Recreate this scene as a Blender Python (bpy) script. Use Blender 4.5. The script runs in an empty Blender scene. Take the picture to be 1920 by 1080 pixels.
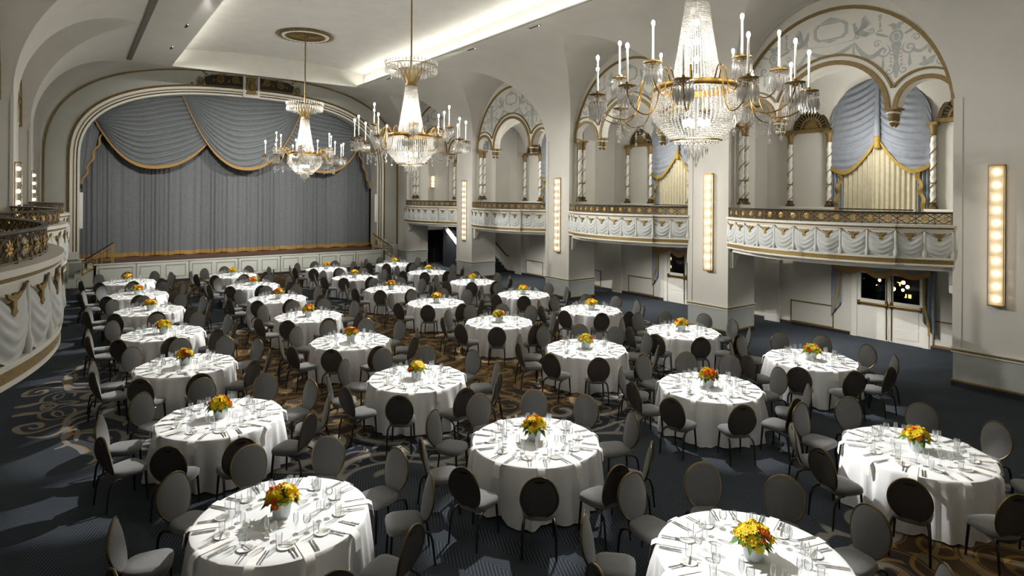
import bpy, math, random
from math import sin, cos, pi, sqrt, atan2, radians, exp
from mathutils import Matrix, Vector
random.seed(11)
SC = bpy.context.scene
COL = SC.collection

# ------------------------------------------------------------------ camera
FPX, HY, CAMH, YAW, ROLL = 1127.2, 365.45, 4.314, 0.6312, 0.0065
cd = bpy.data.cameras.new('camera'); cam = bpy.data.objects.new('camera', cd); COL.objects.link(cam)
cd.sensor_width = 36; cd.lens = FPX / 1920 * 36; cd.shift_y = -(540 - HY) / 1920
cd.clip_start = 0.05; cd.clip_end = 300
cam.matrix_world = Matrix.Translation((0, 0, CAMH)) @ Matrix.Rotation(-YAW, 4, 'Z') @ Matrix.Rotation(pi / 2, 4, 'X') @ Matrix.Rotation(ROLL, 4, 'Z')
SC.camera = cam
# ------------------------------------------------------------------ world, exposure
w = bpy.data.worlds.new('night'); SC.world = w; w.use_nodes = True
w.node_tree.nodes['Background'].inputs[0].default_value = (0.012, 0.015, 0.03, 1)
w.node_tree.nodes['Background'].inputs[1].default_value = 1.0
SC.view_settings.view_transform = 'Standard'; SC.view_settings.look = 'None'
SC.view_settings.gamma = 1; SC.view_settings.use_curve_mapping = False
SC.view_settings.exposure = 0.3
SC.cycles.max_bounces = 6; SC.cycles.transparent_max_bounces = 20
SC.cycles.sample_clamp_indirect = 6; SC.cycles.adaptive_threshold = .02

P_SPOT, P_BOWL, P_FLAME, P_COVE, P_BULB, P_DOWN, P_FILL = 5000, 55, 450, 30, 10, 260, 5000

# ------------------------------------------------------------------ materials
MAT = {}
def lin(h):
    h = h.lstrip('#'); r = [int(h[i:i + 2], 16) / 255 for i in (0, 2, 4)]
    return [(c / 12.92 if c <= .04045 else ((c + .055) / 1.055) ** 2.4) for c in r] + [1]
def mat(name, col, rough=.6, metal=0, var=.06, scale=6, bump=0, bscale=60, spec=.5, sheen=0):
    m = bpy.data.materials.new(name); m.use_nodes = True; nt = m.node_tree; N = nt.nodes; L = nt.links
    b = N['Principled BSDF']; b.inputs['Roughness'].default_value = rough; b.inputs['Metallic'].default_value = metal
    b.inputs['Specular IOR Level'].default_value = spec
    if sheen: b.inputs['Sheen Weight'].default_value = sheen
    c = lin(col); tc = N.new('ShaderNodeTexCoord')
    n = N.new('ShaderNodeTexNoise'); n.inputs['Scale'].default_value = scale; n.inputs['Detail'].default_value = 3
    L.new(tc.outputs['Object'], n.inputs['Vector'])
    r = N.new('ShaderNodeValToRGB')
    r.color_ramp.elements[0].color = [x * (1 - var) for x in c[:3]] + [1]; r.color_ramp.elements[1].color = [min(1, x * (1 + var)) for x in c[:3]] + [1]
    r.color_ramp.elements[0].position = .3; r.color_ramp.elements[1].position = .7
    L.new(n.outputs['Fac'], r.inputs['Fac']); L.new(r.outputs['Color'], b.inputs['Base Color'])
    if bump:
        n2 = N.new('ShaderNodeTexNoise'); n2.inputs['Scale'].default_value = bscale; L.new(tc.outputs['Object'], n2.inputs['Vector'])
        bp = N.new('ShaderNodeBump'); bp.inputs['Strength'].default_value = bump; bp.inputs['Distance'].default_value = .01
        L.new(n2.outputs['Fac'], bp.inputs['Height']); L.new(bp.outputs['Normal'], b.inputs['Normal'])
    MAT[name] = m; return m
def emis(name, col, st):
    m = bpy.data.materials.new(name); m.use_nodes = True; nt = m.node_tree; nt.nodes.clear()
    o = nt.nodes.new('ShaderNodeOutputMaterial'); e = nt.nodes.new('ShaderNodeEmission')
    e.inputs[0].default_value = lin(col); e.inputs[1].default_value = st; nt.links.new(e.outputs[0], o.inputs[0])
    MAT[name] = m; return m
def clear(name, tint, gloss=.25, trans=0.0, rough=.05, milk='#ffffff'):
    m = bpy.data.materials.new(name); m.use_nodes = True; nt = m.node_tree; N = nt.nodes; L = nt.links; N.clear()
    o = N.new('ShaderNodeOutputMaterial'); t = N.new('ShaderNodeBsdfTransparent'); t.inputs[0].default_value = lin(tint)
    g = N.new('ShaderNodeBsdfGlossy'); g.inputs['Roughness'].default_value = rough
    fr = N.new('ShaderNodeLayerWeight'); fr.inputs[0].default_value = gloss
    mx = N.new('ShaderNodeMixShader'); L.new(fr.outputs['Fresnel'], mx.inputs[0]); L.new(t.outputs[0], mx.inputs[1]); L.new(g.outputs[0], mx.inputs[2])
    last = mx
    if trans:
        tr = N.new('ShaderNodeBsdfTranslucent'); tr.inputs[0].default_value = lin(milk)
        df = N.new('ShaderNodeBsdfDiffuse'); df.inputs[0].default_value = lin(milk)
        ms = N.new('ShaderNodeMixShader'); L.new(tr.outputs[0], ms.inputs[1]); L.new(df.outputs[0], ms.inputs[2])
        m2 = N.new('ShaderNodeMixShader'); m2.inputs[0].default_value = trans; L.new(mx.outputs[0], m2.inputs[1]); L.new(ms.outputs[0], m2.inputs[2]); last = m2
    L.new(last.outputs[0], o.inputs[0]); MAT[name] = m; return m

mat('plaster', '#cac7be', .85, var=.03, scale=1.2, bump=.08, bscale=40)
mat('slot_grey', '#6a665d', .8)
mat('recess_plaster', '#cfcdc5', .9, var=.04, scale=2)
mat('stage_plaster', '#b5b6ab', .75, var=.03, scale=2)
mat('dado', '#a3a7a1', .7, var=.04, scale=3)
mat('white_paint', '#dcdad0', .5, var=.02, scale=4)
mat('relief_white', '#d2d3cd', .6, var=.03, scale=8)
mat('relief_grey', '#c2c5c3', .7, var=.05, scale=10)
mat('panel_white', '#d6d9cf', .5, var=.02, scale=2)
mat('gold', '#8f7744', .45, .6, var=.25, scale=30, bump=.5, bscale=80)
mat('gold_paint', '#806a3d', .55, .25, var=.2, scale=25, bump=.3, bscale=60)
mat('crest_dark', '#2f291d', .6, .3, var=.3, scale=14, bump=.8, bscale=30)
mat('dark_gold', '#5a4a2c', .5, .5, var=.35, scale=18, bump=.8, bscale=40)
mat('brass', '#8f713a', .38, 1, var=.1, scale=12)
mat('bright_brass', '#c2a05c', .35, .35)
mat('rail_dark', '#3c352d', .35, .5, var=.2, scale=10)
mat('lattice_bronze', '#6d5f45', .45, .6, var=.2, scale=20)
mat('sconce_back', '#cdc3ac', .4, .1)
mat('baseboard_dark', '#23262a', .5, var=.1, scale=6)
mat('paint_grey', '#b0b4b1', .8, var=.1, scale=12)
mat('stage_wood', '#5f4037', .35, var=.2, scale=4)
mat('curtain_grey', '#6b6e6f', .85, var=.1, scale=9, sheen=.2)
mat('swag_grey', '#717576', .8, var=.08, scale=9, sheen=.2)
mat('gold_fringe', '#a07d45', .8, var=.25, scale=40)
mat('drape_blue', '#7f848b', .8, var=.08, scale=8, sheen=.2)
mat('drape_fringe', '#937a35', .8, var=.25, scale=30)
mat('sheer_cream', '#b8b094', .8, var=.08, scale=8)
mat('chair_front', '#666665', .9, var=.1, scale=90, bump=.3, bscale=300, sheen=.3)
mat('chair_back', '#474341', .9, var=.12, scale=120, bump=.3, bscale=300)
mat('chair_rim', '#6f6145', .3, .9, var=.15, scale=12)
mat('chair_leg', '#2b2724', .35, .6, var=.15, scale=10)
mat('black', '#0d0d0f', .5, var=.1)
mat('linen', '#e3e3e3', .85, var=.02, scale=5, bump=.15, bscale=120)
mat('napkin', '#eceae6', .85, var=.02, scale=8)
mat('china', '#eeece6', .2, var=.01)
mat('silver', '#b9b9b9', .22, 1, var=.05)
mat('vase_white', '#cfd6d8', .35, var=.03)
mat('yellow_petal', '#ffd325', .6, var=.22, scale=25)
mat('orange_petal', '#f08434', .6, var=.25, scale=25)
mat('red_petal', '#dd5a24', .6, var=.2, scale=25)
mat('leaf_green', '#4d7024', .6, var=.35, scale=20)
mat('lime_leaf', '#8ea02c', .6, var=.25, scale=20)
mat('candle_white', '#f4f0e4', .5, var=.01)
mat('dark_door', '#131316', .35, var=.1)
mat('wool_grey', '#807d78', .95, var=.15, scale=60, spec=.1)
mat('wool_gold', '#8a6d3c', .95, var=.15, scale=60, spec=.1)
mat('asphalt', '#202226', .9, var=.2)
mat('night_wall', '#2a2622', .9, var=.2)
mat('night_leaf', '#1e2a18', .9, var=.4, scale=8)
clear('glass', '#fbfcfc', .12, .07, .03)
clear('crystal', '#f4f4f4', .5, .3, .1, '#fffdf6')
clear('smoked', '#b9ae9a', .04, .05, .3, '#5d523f')
clear('pane', '#e8eeee', .2, 0, .02)
clear('sconce_glass', '#fffaf2', .25, .3, .15, '#fffaf0')
emis('flame', '#fffcf7', P_FLAME); emis('bulb', '#fff2dc', P_BULB); emis('cove_led', '#fffbf2', P_COVE)
emis('inner_lamp', '#fff6e6', 40); emis('street_lamp', '#ffd48a', 12); emis('lit_window', '#ffc65a', 5); emis('blue_light', '#5aa0ff', 4); emis('downlight_lens', '#fff0d8', 12)

def carpet():
    m = bpy.data.materials.new('carpet'); m.use_nodes = True; nt = m.node_tree; N = nt.nodes; L = nt.links
    b = N['Principled BSDF']; b.inputs['Roughness'].default_value = .95; b.inputs['Specular IOR Level'].default_value = .15
    tc = N.new('ShaderNodeTexCoord'); sx = N.new('ShaderNodeSeparateXYZ'); L.new(tc.outputs['Object'], sx.inputs[0])
    def mth(op, a, b_=None, c_=None):
        n = N.new('ShaderNodeMath'); n.operation = op
        for i, v in enumerate((a, b_, c_)):
            if v is None: continue
            if isinstance(v, (int, float)): n.inputs[i].default_value = v
            else: L.new(v, n.inputs[i])
        return n.outputs[0]
    def mixc(fac, a, b_):
        n = N.new('ShaderNodeMix'); n.data_type = 'RGBA'; L.new(fac, n.inputs[0])
        for i, v in ((6, a), (7, b_)):
            if isinstance(v, str): n.inputs[i].default_value = lin(v)
            else: L.new(v, n.inputs[i])
        return n.outputs[2]
    X, Y = sx.outputs[0], sx.outputs[1]
    def smooth(v, lo, hi):
        n = N.new('ShaderNodeMapRange'); n.interpolation_type = 'SMOOTHSTEP'; n.inputs[1].default_value = lo; n.inputs[2].default_value = hi; L.new(v, n.inputs[0]); return n.outputs[0]
    # chevron weave of thin lines
    zz = mth('ADD', mth('MULTIPLY', Y, .8), mth('PINGPONG', mth('ADD', X, mth('MULTIPLY', Y, .35)), .3))
    ln = smooth(mth('SINE', mth('MULTIPLY', zz, 2 * pi / .045)), .1, .7)
    ground = mixc(ln, '#2a2f35', '#484f55')
    # scrolls: a spiral curl in every Voronoi cell, at two sizes
    wn = N.new('ShaderNodeTexNoise'); wn.inputs['Scale'].default_value = .9; wn.inputs['Detail'].default_value = 1; L.new(tc.outputs['Object'], wn.inputs['Vector'])
    va = N.new('ShaderNodeVectorMath'); va.operation = 'MULTIPLY_ADD'; L.new(wn.outputs['Color'], va.inputs[0]); va.inputs[1].default_value = (.32, .32, 0); L.new(tc.outputs['Object'], va.inputs[2])
    def curls(scale, pitch, twist, w):
        vo = N.new('ShaderNodeTexVoronoi'); vo.voronoi_dimensions = '2D'; vo.inputs['Scale'].default_value = scale; L.new(va.outputs[0], vo.inputs['Vector'])
        su = N.new('ShaderNodeVectorMath'); su.operation = 'SUBTRACT'; L.new(va.outputs[0], su.inputs[0]); L.new(vo.outputs['Position'], su.inputs[1])
        s2 = N.new('ShaderNodeSeparateXYZ'); L.new(su.outputs[0], s2.inputs[0])
        ang = mth('ARCTAN2', s2.outputs[1], s2.outputs[0]); le = N.new('ShaderNodeVectorMath'); le.operation = 'LENGTH'; L.new(su.outputs[0], le.inputs[0])
        s = mth('SINE', mth('ADD', mth('MULTIPLY', ang, twist), mth('MULTIPLY', le.outputs['Value'], 2 * pi / pitch)))
        return smooth(s, w, w + .25), s
    big, bs = curls(.72, .5, 1, .58)
    sm, ss = curls(1.7, .3, 1, .7)
    edge = smooth(mth('ABSOLUTE', mth('SUBTRACT', bs, .3)), .14, .03)
    # two large oval medallions with scalloped rims
    def medal(cx, cy, rx, ry):
        u = mth('DIVIDE', mth('SUBTRACT', X, cx), rx); v = mth('DIVIDE', mth('SUBTRACT', Y, cy), ry)
        d = mth('SQRT', mth('ADD', mth('MULTIPLY', u, u), mth('MULTIPLY', v, v)))
        a = mth('ARCTAN2', v, u)
        return mth('ADD', d, mth('MULTIPLY', mth('ABSOLUTE', mth('SINE', mth('MULTIPLY', a, 7))), .07))
    d1 = medal(7.6, 15.25, 7.5, 8.0); d2 = mth('MINIMUM', medal(7.6, -4.1, 8.3, 8.4), medal(7.6, 34.9, 8.3, 8.0))
    d = mth('MINIMUM', d1, d2)
    dn = mth('ADD', d, mth('MULTIPLY', bs, .035))
    inside = smooth(dn, 1.0, .985)
    inner = mth('MAXIMUM', smooth(mth('ADD', d1, mth('MULTIPLY', wn.outputs['Fac'], .3)), 1.0, .86), smooth(d2, 1.05, .9))
    base2 = mixc(inner, '#20242b', '#4a3a26')
    n3 = N.new('ShaderNodeTexNoise'); n3.inputs['Scale'].default_value = .55; L.new(tc.outputs['Object'], n3.inputs['Vector'])
    gold = mixc(smooth(n3.outputs['Fac'], .42, .6), base2, '#2b2a2c'); 
    goldbase = mixc(inner, base2, gold)
    line = mixc(inner, '#8d8a86', '#7b6a4e')
    orn = mixc(big, goldbase, line)
    orn = mixc(mth('MULTIPLY', sm, .75), orn, mixc(inner, '#6c6d70', '#8a6a3a'))
    orn = mixc(mth('MULTIPLY', edge, .6), orn, '#9c7c42')
    col = mixc(inside, ground, orn)
    rim = mth('MULTIPLY', smooth(dn, .94, .965), smooth(dn, 1.0, .985))
    col = mixc(mth('MULTIPLY', rim, .8), col, '#8f8b84')
    L.new(col, b.inputs['Base Color'])
    n4 = N.new('ShaderNodeTexNoise'); n4.inputs['Scale'].default_value = 250; L.new(tc.outputs['Object'], n4.inputs['Vector'])
    bu = N.new('ShaderNodeBump'); bu.inputs['Strength'].default_value = .4; bu.inputs['Distance'].default_value = .006; L.new(n4.outputs['Fac'], bu.inputs['Height']); L.new(bu.outputs['Normal'], b.inputs['Normal'])
    MAT['carpet'] = m
carpet()

# ------------------------------------------------------------------ mesh builder
class G:
    def __init__(s): s.v = []; s.f = []; s.m = []
    def add(s, vs, fs, m=0):
        o = len(s.v); s.v += [tuple(v) for v in vs]; s.f += [tuple(o + i for i in f) for f in fs]; s.m += [m] * len(fs); return s
    def box(s, a, b, m=0, M=None):
        (x0, y0, z0), (x1, y1, z1) = a, b
        vs = [(x0, y0, z0), (x1, y0, z0), (x1, y1, z0), (x0, y1, z0), (x0, y0, z1), (x1, y0, z1), (x1, y1, z1), (x0, y1, z1)]
        if M is not None: vs = [tuple(M @ Vector(v)) for v in vs]
        return s.add(vs, [(0, 3, 2, 1), (4, 5, 6, 7), (0, 1, 5, 4), (1, 2, 6, 5), (2, 3, 7, 6), (3, 0, 4, 7)], m)
    def lathe(s, prof, n=16, c=(0, 0, 0), m=0, caps=False, tw=None):
        vs = []
        for k, (r, z) in enumerate(prof):
            for i in range(n):
                a = 2 * pi * i / n; rr = r if tw is None else r * tw(a, z)
                vs.append((c[0] + rr * cos(a), c[1] + rr * sin(a), c[2] + z))
        fs = [(k * n + i, k * n + (i + 1) % n, (k + 1) * n + (i + 1) % n, (k + 1) * n + i) for k in range(len(prof) - 1) for i in range(n)]
        if caps: fs += [tuple(range(n - 1, -1, -1)), tuple((len(prof) - 1) * n + i for i in range(n))]
        return s.add(vs, fs, m)
    def tube(s, pts, r, n=6, m=0, closed=False, flat=1.0):
        P = [Vector(p) for p in pts]; K = len(P); vs = []; prev = None
        for k in range(K):
            if closed: t = P[(k + 1) % K] - P[k - 1]
            else: t = P[min(k + 1, K - 1)] - P[max(k - 1, 0)]
            if t.length < 1e-9: t = Vector((0, 0, 1))
            t.normalize()
            if prev is None:
                a = Vector((0, 0, 1)) if abs(t.z) < .9 else Vector((1, 0, 0)); nn = t.cross(a).normalized()
            else:
                nn = prev - t * prev.dot(t); nn = nn.normalized() if nn.length > 1e-6 else t.orthogonal().normalized()
            prev = nn; bb = t.cross(nn); rr = r[k] if isinstance(r, (list, tuple)) else r
            for i in range(n):
                a = 2 * pi * i / n; vs.append(tuple(P[k] + nn * (rr * cos(a)) + bb * (rr * flat * sin(a))))
        fs = [(k * n + i, k * n + (i + 1) % n, ((k + 1) % K) * n + (i + 1) % n, ((k + 1) % K) * n + i) for k in range(K if closed else K - 1) for i in range(n)]
        if not closed: fs += [tuple(range(n - 1, -1, -1)), tuple((K - 1) * n + i for i in range(n))]
        return s.add(vs, fs, m)
    def grid(s, fn, nu, nv, m=0, skip=None):
        vs = [fn(i / nu, j / nv) for j in range(nv + 1) for i in range(nu + 1)]
        fs = [(j * (nu + 1) + i, j * (nu + 1) + i + 1, (j + 1) * (nu + 1) + i + 1, (j + 1) * (nu + 1) + i) for j in range(nv) for i in range(nu) if not (skip and skip(i, j))]
        return s.add(vs, fs, m)
    def prism(s, poly, f0, f1, m=0):
        n = len(poly); vs = [f0(p) for p in poly] + [f1(p) for p in poly]
        return s.add(vs, [tuple(range(n)), tuple(range(2 * n - 1, n - 1, -1))] + [(i, n + i, n + (i + 1) % n, (i + 1) % n) for i in range(n)], m)
    def ring(s, inner, outer, f0, f1, m=0, closed=False):
        """a band between two 2-D polylines, given depth by the maps f0 and f1"""
        n = len(inner); A = [f0(p) for p in inner]; B = [f0(p) for p in outer]; C = [f1(p) for p in inner]; D = [f1(p) for p in outer]
        vs = A + B + C + D; fs = []
        for i in range(n if closed else n - 1):
            j = (i + 1) % n
            fs += [(i, j, n + j, n + i), (2 * n + i, 3 * n + i, 3 * n + j, 2 * n + j), (n + i, n + j, 3 * n + j, 3 * n + i), (i, 2 * n + i, 2 * n + j, j)]
        if not closed: fs += [(0, n, 3 * n, 2 * n), (n - 1, 3 * n - 1, 4 * n - 1, 2 * n - 1)]
        return s.add(vs, fs, m)
    def ball(s, c, r, m=0, n=6, k=4, sz=1.0):
        prof = [(max(1e-4, r * sin(pi * i / k)), -r * sz * cos(pi * i / k)) for i in range(k + 1)]
        return s.lathe(prof, n, c, m)
    def octa(s, c, r, m=0, sz=1.0):
        x, y, z = c
        return s.add([(x + r, y, z), (x, y + r, z), (x - r, y, z), (x, y - r, z), (x, y, z + r * sz), (x, y, z - r * sz)], [(0, 1, 4), (1, 2, 4), (2, 3, 4), (3, 0, 4), (1, 0, 5), (2, 1, 5), (3, 2, 5), (0, 3, 5)], m)
    def map(s, fn): s.v = [tuple(fn(*v)) for v in s.v]; return s
    def mesh(s, name, mats, smooth=0):
        me = bpy.data.meshes.new(name); me.from_pydata(s.v, [], s.f)
        for m in ([mats] if isinstance(mats, str) else mats): me.materials.append(MAT[m])
        if any(s.m): me.polygons.foreach_set('material_index', s.m)
        if smooth:
            me.polygons.foreach_set('use_smooth', [True] * len(s.f)); me.set_sharp_from_angle(angle=radians(smooth))
        me.update(); return me
    def build(s, name, mats, parent=None, smooth=0, kind=None):
        return ob(name, s.mesh(name, mats, smooth), parent, kind)
def ob(name, me, parent=None, kind=None, loc=None, rz=None, M=None):
    o = bpy.data.objects.new(name, me); COL.objects.link(o)
    if parent is not None: o.parent = parent
    if loc is not None: o.location = loc
    if rz is not None: o.rotation_euler = (0, 0, rz)
    if M is not None: o.matrix_local = M
    if kind: o['kind'] = kind
    return o
def tag(o, label=None, cat=None, group=None, kind=None):
    for k, v in (('label', label), ('category', cat), ('group', group), ('kind', kind)):
        if v: o[k] = v
    return o
def thing(name, label, cat, loc=(0, 0, 0), rz=0, group=None, kind=None):
    o = bpy.data.objects.new(name, None); COL.objects.link(o); o.empty_display_size = .1
    o.location = loc; o.rotation_euler = (0, 0, rz); return tag(o, label, cat, group, kind)
def copy_tree(o, loc=None, rz=None, parent=None):
    c = o.copy(); COL.objects.link(c)
    if parent is not None: c.parent = parent
    if loc is not None: c.location = loc
    if rz is not None: c.rotation_euler = (0, 0, rz)
    for ch in KIDS.get(o.name) or [x for x in o.children]: copy_tree(ch, parent=c)
    return c
KIDS = {}
def remember(o):
    KIDS[o.name] = list(o.children)
    for ch in o.children: remember(ch)
def light(kind, name, loc, power, col=(1, .965, .91), **kw):
    d = bpy.data.lights.new(name, kind); d.energy = power; d.color = col
    for k, v in kw.items(): setattr(d, k, v)
    o = bpy.data.objects.new(name, d); COL.objects.link(o); o.location = loc; return o
def aim(o, tgt): o.rotation_euler = (Vector(tgt) - o.location).to_track_quat('-Z', 'Y').to_euler()

# ------------------------------------------------------------------ room numbers (metres; x to the right-hand arches, y to the stage)
XR, XL, CX = 16.36, -1.15, 7.605
PIT, PW, Y0 = 7.372, 1.475, 3.683
YW = 34.4
XB = 19.7
SOF = 9.8
MX = lambda x, y, z: (2 * CX - x, y, z)
BAYC = [Y0 + PW + (PIT - PW) / 2 + k * PIT for k in range(4)]     # bay centres 8.1, 15.5, 22.8, 30.2
HB = (PIT - PW) / 2
def cove(t): return (XR - 3.16 + 3.16 * cos(t), 6.6 + 3.2 * sin(t))
def barrel(y):
    for c in [BAYC[0] - PIT] + BAYC:
        q = (y - c) / HB
        if abs(q) < 1: return 6.3 + 3.48 * sqrt(1 - q * q)
    return 0
def sup(x, a, b, n, z0, c=CX):
    q = min(1, abs((x - c) / a)); return z0 + b * (1 - q ** n) ** (1 / n)

# ---- ceiling: coved vault with a lunette over every bay, flat soffit, lit recess
RXL = 2 * CX - 11.77
ys = []
for k in range(-2, 4):
    p0 = Y0 + k * PIT
    ys += [p0 + PW * i / 3 for i in range(3)]
    ys += [p0 + PW + HB - HB * cos(pi * i / 48) for i in range(48)]
ys = sorted(set([round(y, 5) for y in ys if -6 <= y <= YW] + [-6, YW, 29.7, 31, 32]))
def vault_z(x, y):
    """height of the coved section at x (right half) without the lunette"""
    q = (x - (XR - 3.16)) / 3.16; z = SOF if q <= 0 else 6.6 + 3.2 * sqrt(max(0, 1 - min(1, q) ** 2))
    t = max(0, (y - 29.7) / (YW - 29.7))
    return z * (1 - t) + sup(x, 8.78, 5.2, 2.8, 5.5) * t
NB, NC, NM = 6, 26, 10
g = G(); nx = 2 * (NB + NC + 2) + NM
def half(y):
    b = barrel(y); xg = XR
    if b:
        lo, hi = 12.2, XR
        if vault_z(XR, y) < b:
            for _ in range(40):
                m_ = (lo + hi) / 2
                if vault_z(m_, y) > b: lo = m_
                else: hi = m_
            xg = hi
    q0 = min(1, max(0, (xg - 13.2) / 3.16)); t0 = math.acos(q0)
    L_ = [(XR + (xg - XR) * i / NB, b if xg < XR else vault_z(XR, y)) for i in range(NB)]
    for i in range(NC + 1):
        x = 13.2 + 3.16 * cos(t0 + (pi / 2 - t0) * i / NC); L_.append((x, vault_z(x, y)))
    return L_ + [(11.77, vault_z(11.77, y))]
for y in ys:
    R_ = half(y); L_ = [(2 * CX - x, z) for x, z in R_]
    M_ = [(RXL + (11.77 - RXL) * i / (NM + 1),) for i in range(1, NM + 1)]
    row = L_ + [(x, vault_z(CX + abs(x - CX), y)) for (x,) in M_] + R_[::-1]
    g.v += [(x, y, z) for x, z in row]
for j in range(len(ys) - 1):
    for i in range(nx - 1):
        if NB + NC + 1 <= i < nx - (NB + NC + 2) and ys[j + 1] <= 29.7 + 1e-6: continue
        a = j * nx + i; g.f.append((a, a + 1, a + nx + 1, a + nx)); g.m.append(0)
ceil = g.build('ceiling', 'plaster', smooth=20, kind='structure')
g = G()
def rec(u, v): x = RXL - .34 + (11.77 - RXL + .68) * u; return (x, -6 + 35.7 * v, 10.48 + .3 * (1 - ((x - CX) / 4.505) ** 2))
g.grid(rec, 24, 8)
g.build('recess_vault', 'recess_plaster', ceil, 60)
g = G()
for x, sx in ((RXL - .34, 1), (12.11, -1)):
    g.box((min(x, x - sx * .06), -6, SOF + .01), (max(x, x - sx * .06), 29.7, 10.6))
g.box((RXL - .34, 29.7, SOF), (12.11, 29.76, 10.9))
g.build('recess_side', 'recess_plaster', ceil)
g = G()
for x, sx in ((RXL, 1), (11.77, -1)):
    a, b = sorted((x, x - sx * .36)); g.box((a, -6, SOF + .004), (b, 29.7, SOF + .02))
    a, b = sorted((x, x - sx * .02)); g.box((a, -6, SOF - .001), (b, 29.7, SOF + .075))
g.build('cove_ledge', 'recess_plaster', ceil)
for x, sx in ((RXL, 1), (11.77, -1)):
    a, b = sorted((x - sx * .06, x - sx * .12)); G().box((a, -5.9, SOF + .025), (b, 29.5, SOF + .04)).build('cove_light_strip', 'cove_led', ceil)
# slots in the soffit
o = G().box((1.77, 8, SOF - .05), (1.93, 29.2, SOF + .02)).build('ceiling_air_slot', 'slot_grey'); tag(o, 'long dark linear air slot running along the left soffit', 'air slot')
SLOTS = [(3.0, 22.25), (3.0, 25.93), (12.13, 15.4), (12.12, 19.2), (12.1, 26.46), (3.0, 18.4), (12.13, 11.6), (3.0, 14.6), (3.0, 10.9), (12.13, 7.8), (12.1, 22.9)]
wp = ['in the left soffit, nearer the camera', 'in the left soffit, nearest the stage', 'in the right soffit, nearest the camera', 'in the right soffit, second from the camera', 'in the right soffit, nearest the stage']
for i, (x, y) in enumerate(SLOTS[:5]):
    t = thing('spotlight_slot', 'small black spotlight slot ' + wp[i], 'spotlight', (x, y, SOF), group='spotlight slots in the soffit')
    G().box((-.035, -.28, -.012), (.035, .28, .01)).build('slot', 'black', t)
    G().lathe([(.016, -.018), (.015, .0)], 10, (0, -.22, 0), caps=True).build('lens', 'downlight_lens', t)

for c_ in [BAYC[0] - PIT] + BAYC:
    for sd in (0, 1):
        g = G().grid(lambda u, v: (XR - .01 + .3 * v, c_ - HB * cos(pi * u), 6.3 + 3.48 * sin(pi * u)), 48, 1)
        if sd: g.map(MX)
        g.build('lunette_reveal', 'plaster', ceil, 60)
# ---- floor, rear and plain walls
flo = G().add([(-6, -7, 0), (24, -7, 0), (24, 36, 0), (-6, 36, 0)], [(0, 1, 2, 3)]).build('floor', 'carpet', kind='structure')
# woven scroll border of the carpet where it runs out into the aisle (flat pattern, pile height only)
STROKES = [(0.1,[(-0.12,13.98),(-0.29,13.87),(-0.49,13.74),(-0.69,13.79),(-0.79,14.0),(-0.79,14.22),(-0.67,14.27),(-0.52,14.26),(-0.44,14.11),(-0.46,13.96),(-0.55,13.96),(-0.63,14.07)]),(0.09,[(-0.63,13.57),(-0.45,13.4),(-0.28,13.38),(-0.14,13.54),(-0.09,13.87)]),(0.16,[(-0.92,14.96),(-0.83,14.96),(-0.72,14.97),(-0.6,14.93),(-0.48,14.88)]),(0.06,[(-0.11,14.31),(-0.3,14.32),(-0.46,14.52),(-0.5,14.74),(-0.48,14.87),(-0.39,14.94),(-0.26,14.93)]),(0.05,[(-0.12,14.56),(-0.15,14.43),(-0.22,14.46),(-0.29,14.63),(-0.28,14.79),(-0.22,14.83),(-0.15,14.71),(-0.12,14.56)]),(0.06,[(0.04,14.82),(0.07,14.64),(0.04,14.51),(-0.04,14.46),(-0.13,14.43)]),(0.13,[(-0.1,13.87),(-0.04,14.26),(0.11,14.46),(0.26,14.56),(0.4,14.67),(0.48,14.9)]),(0.08,[(-0.06,13.75),(0.02,14.07),(0.18,14.2),(0.33,14.3),(0.43,14.55)]),(0.07,[(-0.01,13.63),(0.11,13.82),(0.25,13.91),(0.37,13.97)]),(0.14,[(-0.1,13.92),(-0.05,13.43),(-0.08,13.15),(-0.12,13.08)]),(0.08,[(-0.23,12.65),(-0.13,12.69),(-0.05,12.79),(-0.09,12.95),(-0.11,13.09)]),(0.13,[(-0.06,12.8),(0.06,12.6),(0.15,12.39),(0.2,12.19),(0.31,12.1),(0.37,11.91),(0.32,11.74),(0.22,11.64)]),(0.1,[(0.38,11.65),(0.48,11.62),(0.54,11.54)]),(0.09,[(0.08,12.84),(0.08,13.09),(0.15,13.22),(0.33,13.14),(0.53,12.99)]),(0.06,[(0.26,12.96),(0.3,12.79),(0.41,12.74),(0.55,12.71),(0.52,12.57),(0.32,12.67),(0.23,12.85)]),(0.06,[(0.33,12.27),(0.44,12.42),(0.58,12.48)]),(0.05,[(0.35,12.25),(0.51,12.26),(0.57,12.3)]),(0.07,[(-0.06,13.44),(0.04,13.24),(0.1,13.32),(0.06,13.49),(-0.03,13.51)]),(0.05,[(-0.5,15.2),(-0.46,15.45),(-0.35,15.48),(-0.24,15.29),(-0.28,15.15),(-0.39,15.12),(-0.47,15.29),(-0.4,15.35),(-0.32,15.26)]),(0.05,[(-0.23,15.17),(-0.14,15.28),(-0.01,15.24),(0.12,15.27),(-0.01,15.11),(-0.14,15.06),(-0.21,15.0)]),(0.09,[(0.15,13.34),(0.33,13.29),(0.54,13.1),(0.7,13.03)]),(0.07,[(0.47,14.79),(0.62,14.57),(0.77,14.41)]),(0.07,[(0.4,14.1),(0.59,13.86),(0.78,13.68)])]
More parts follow.
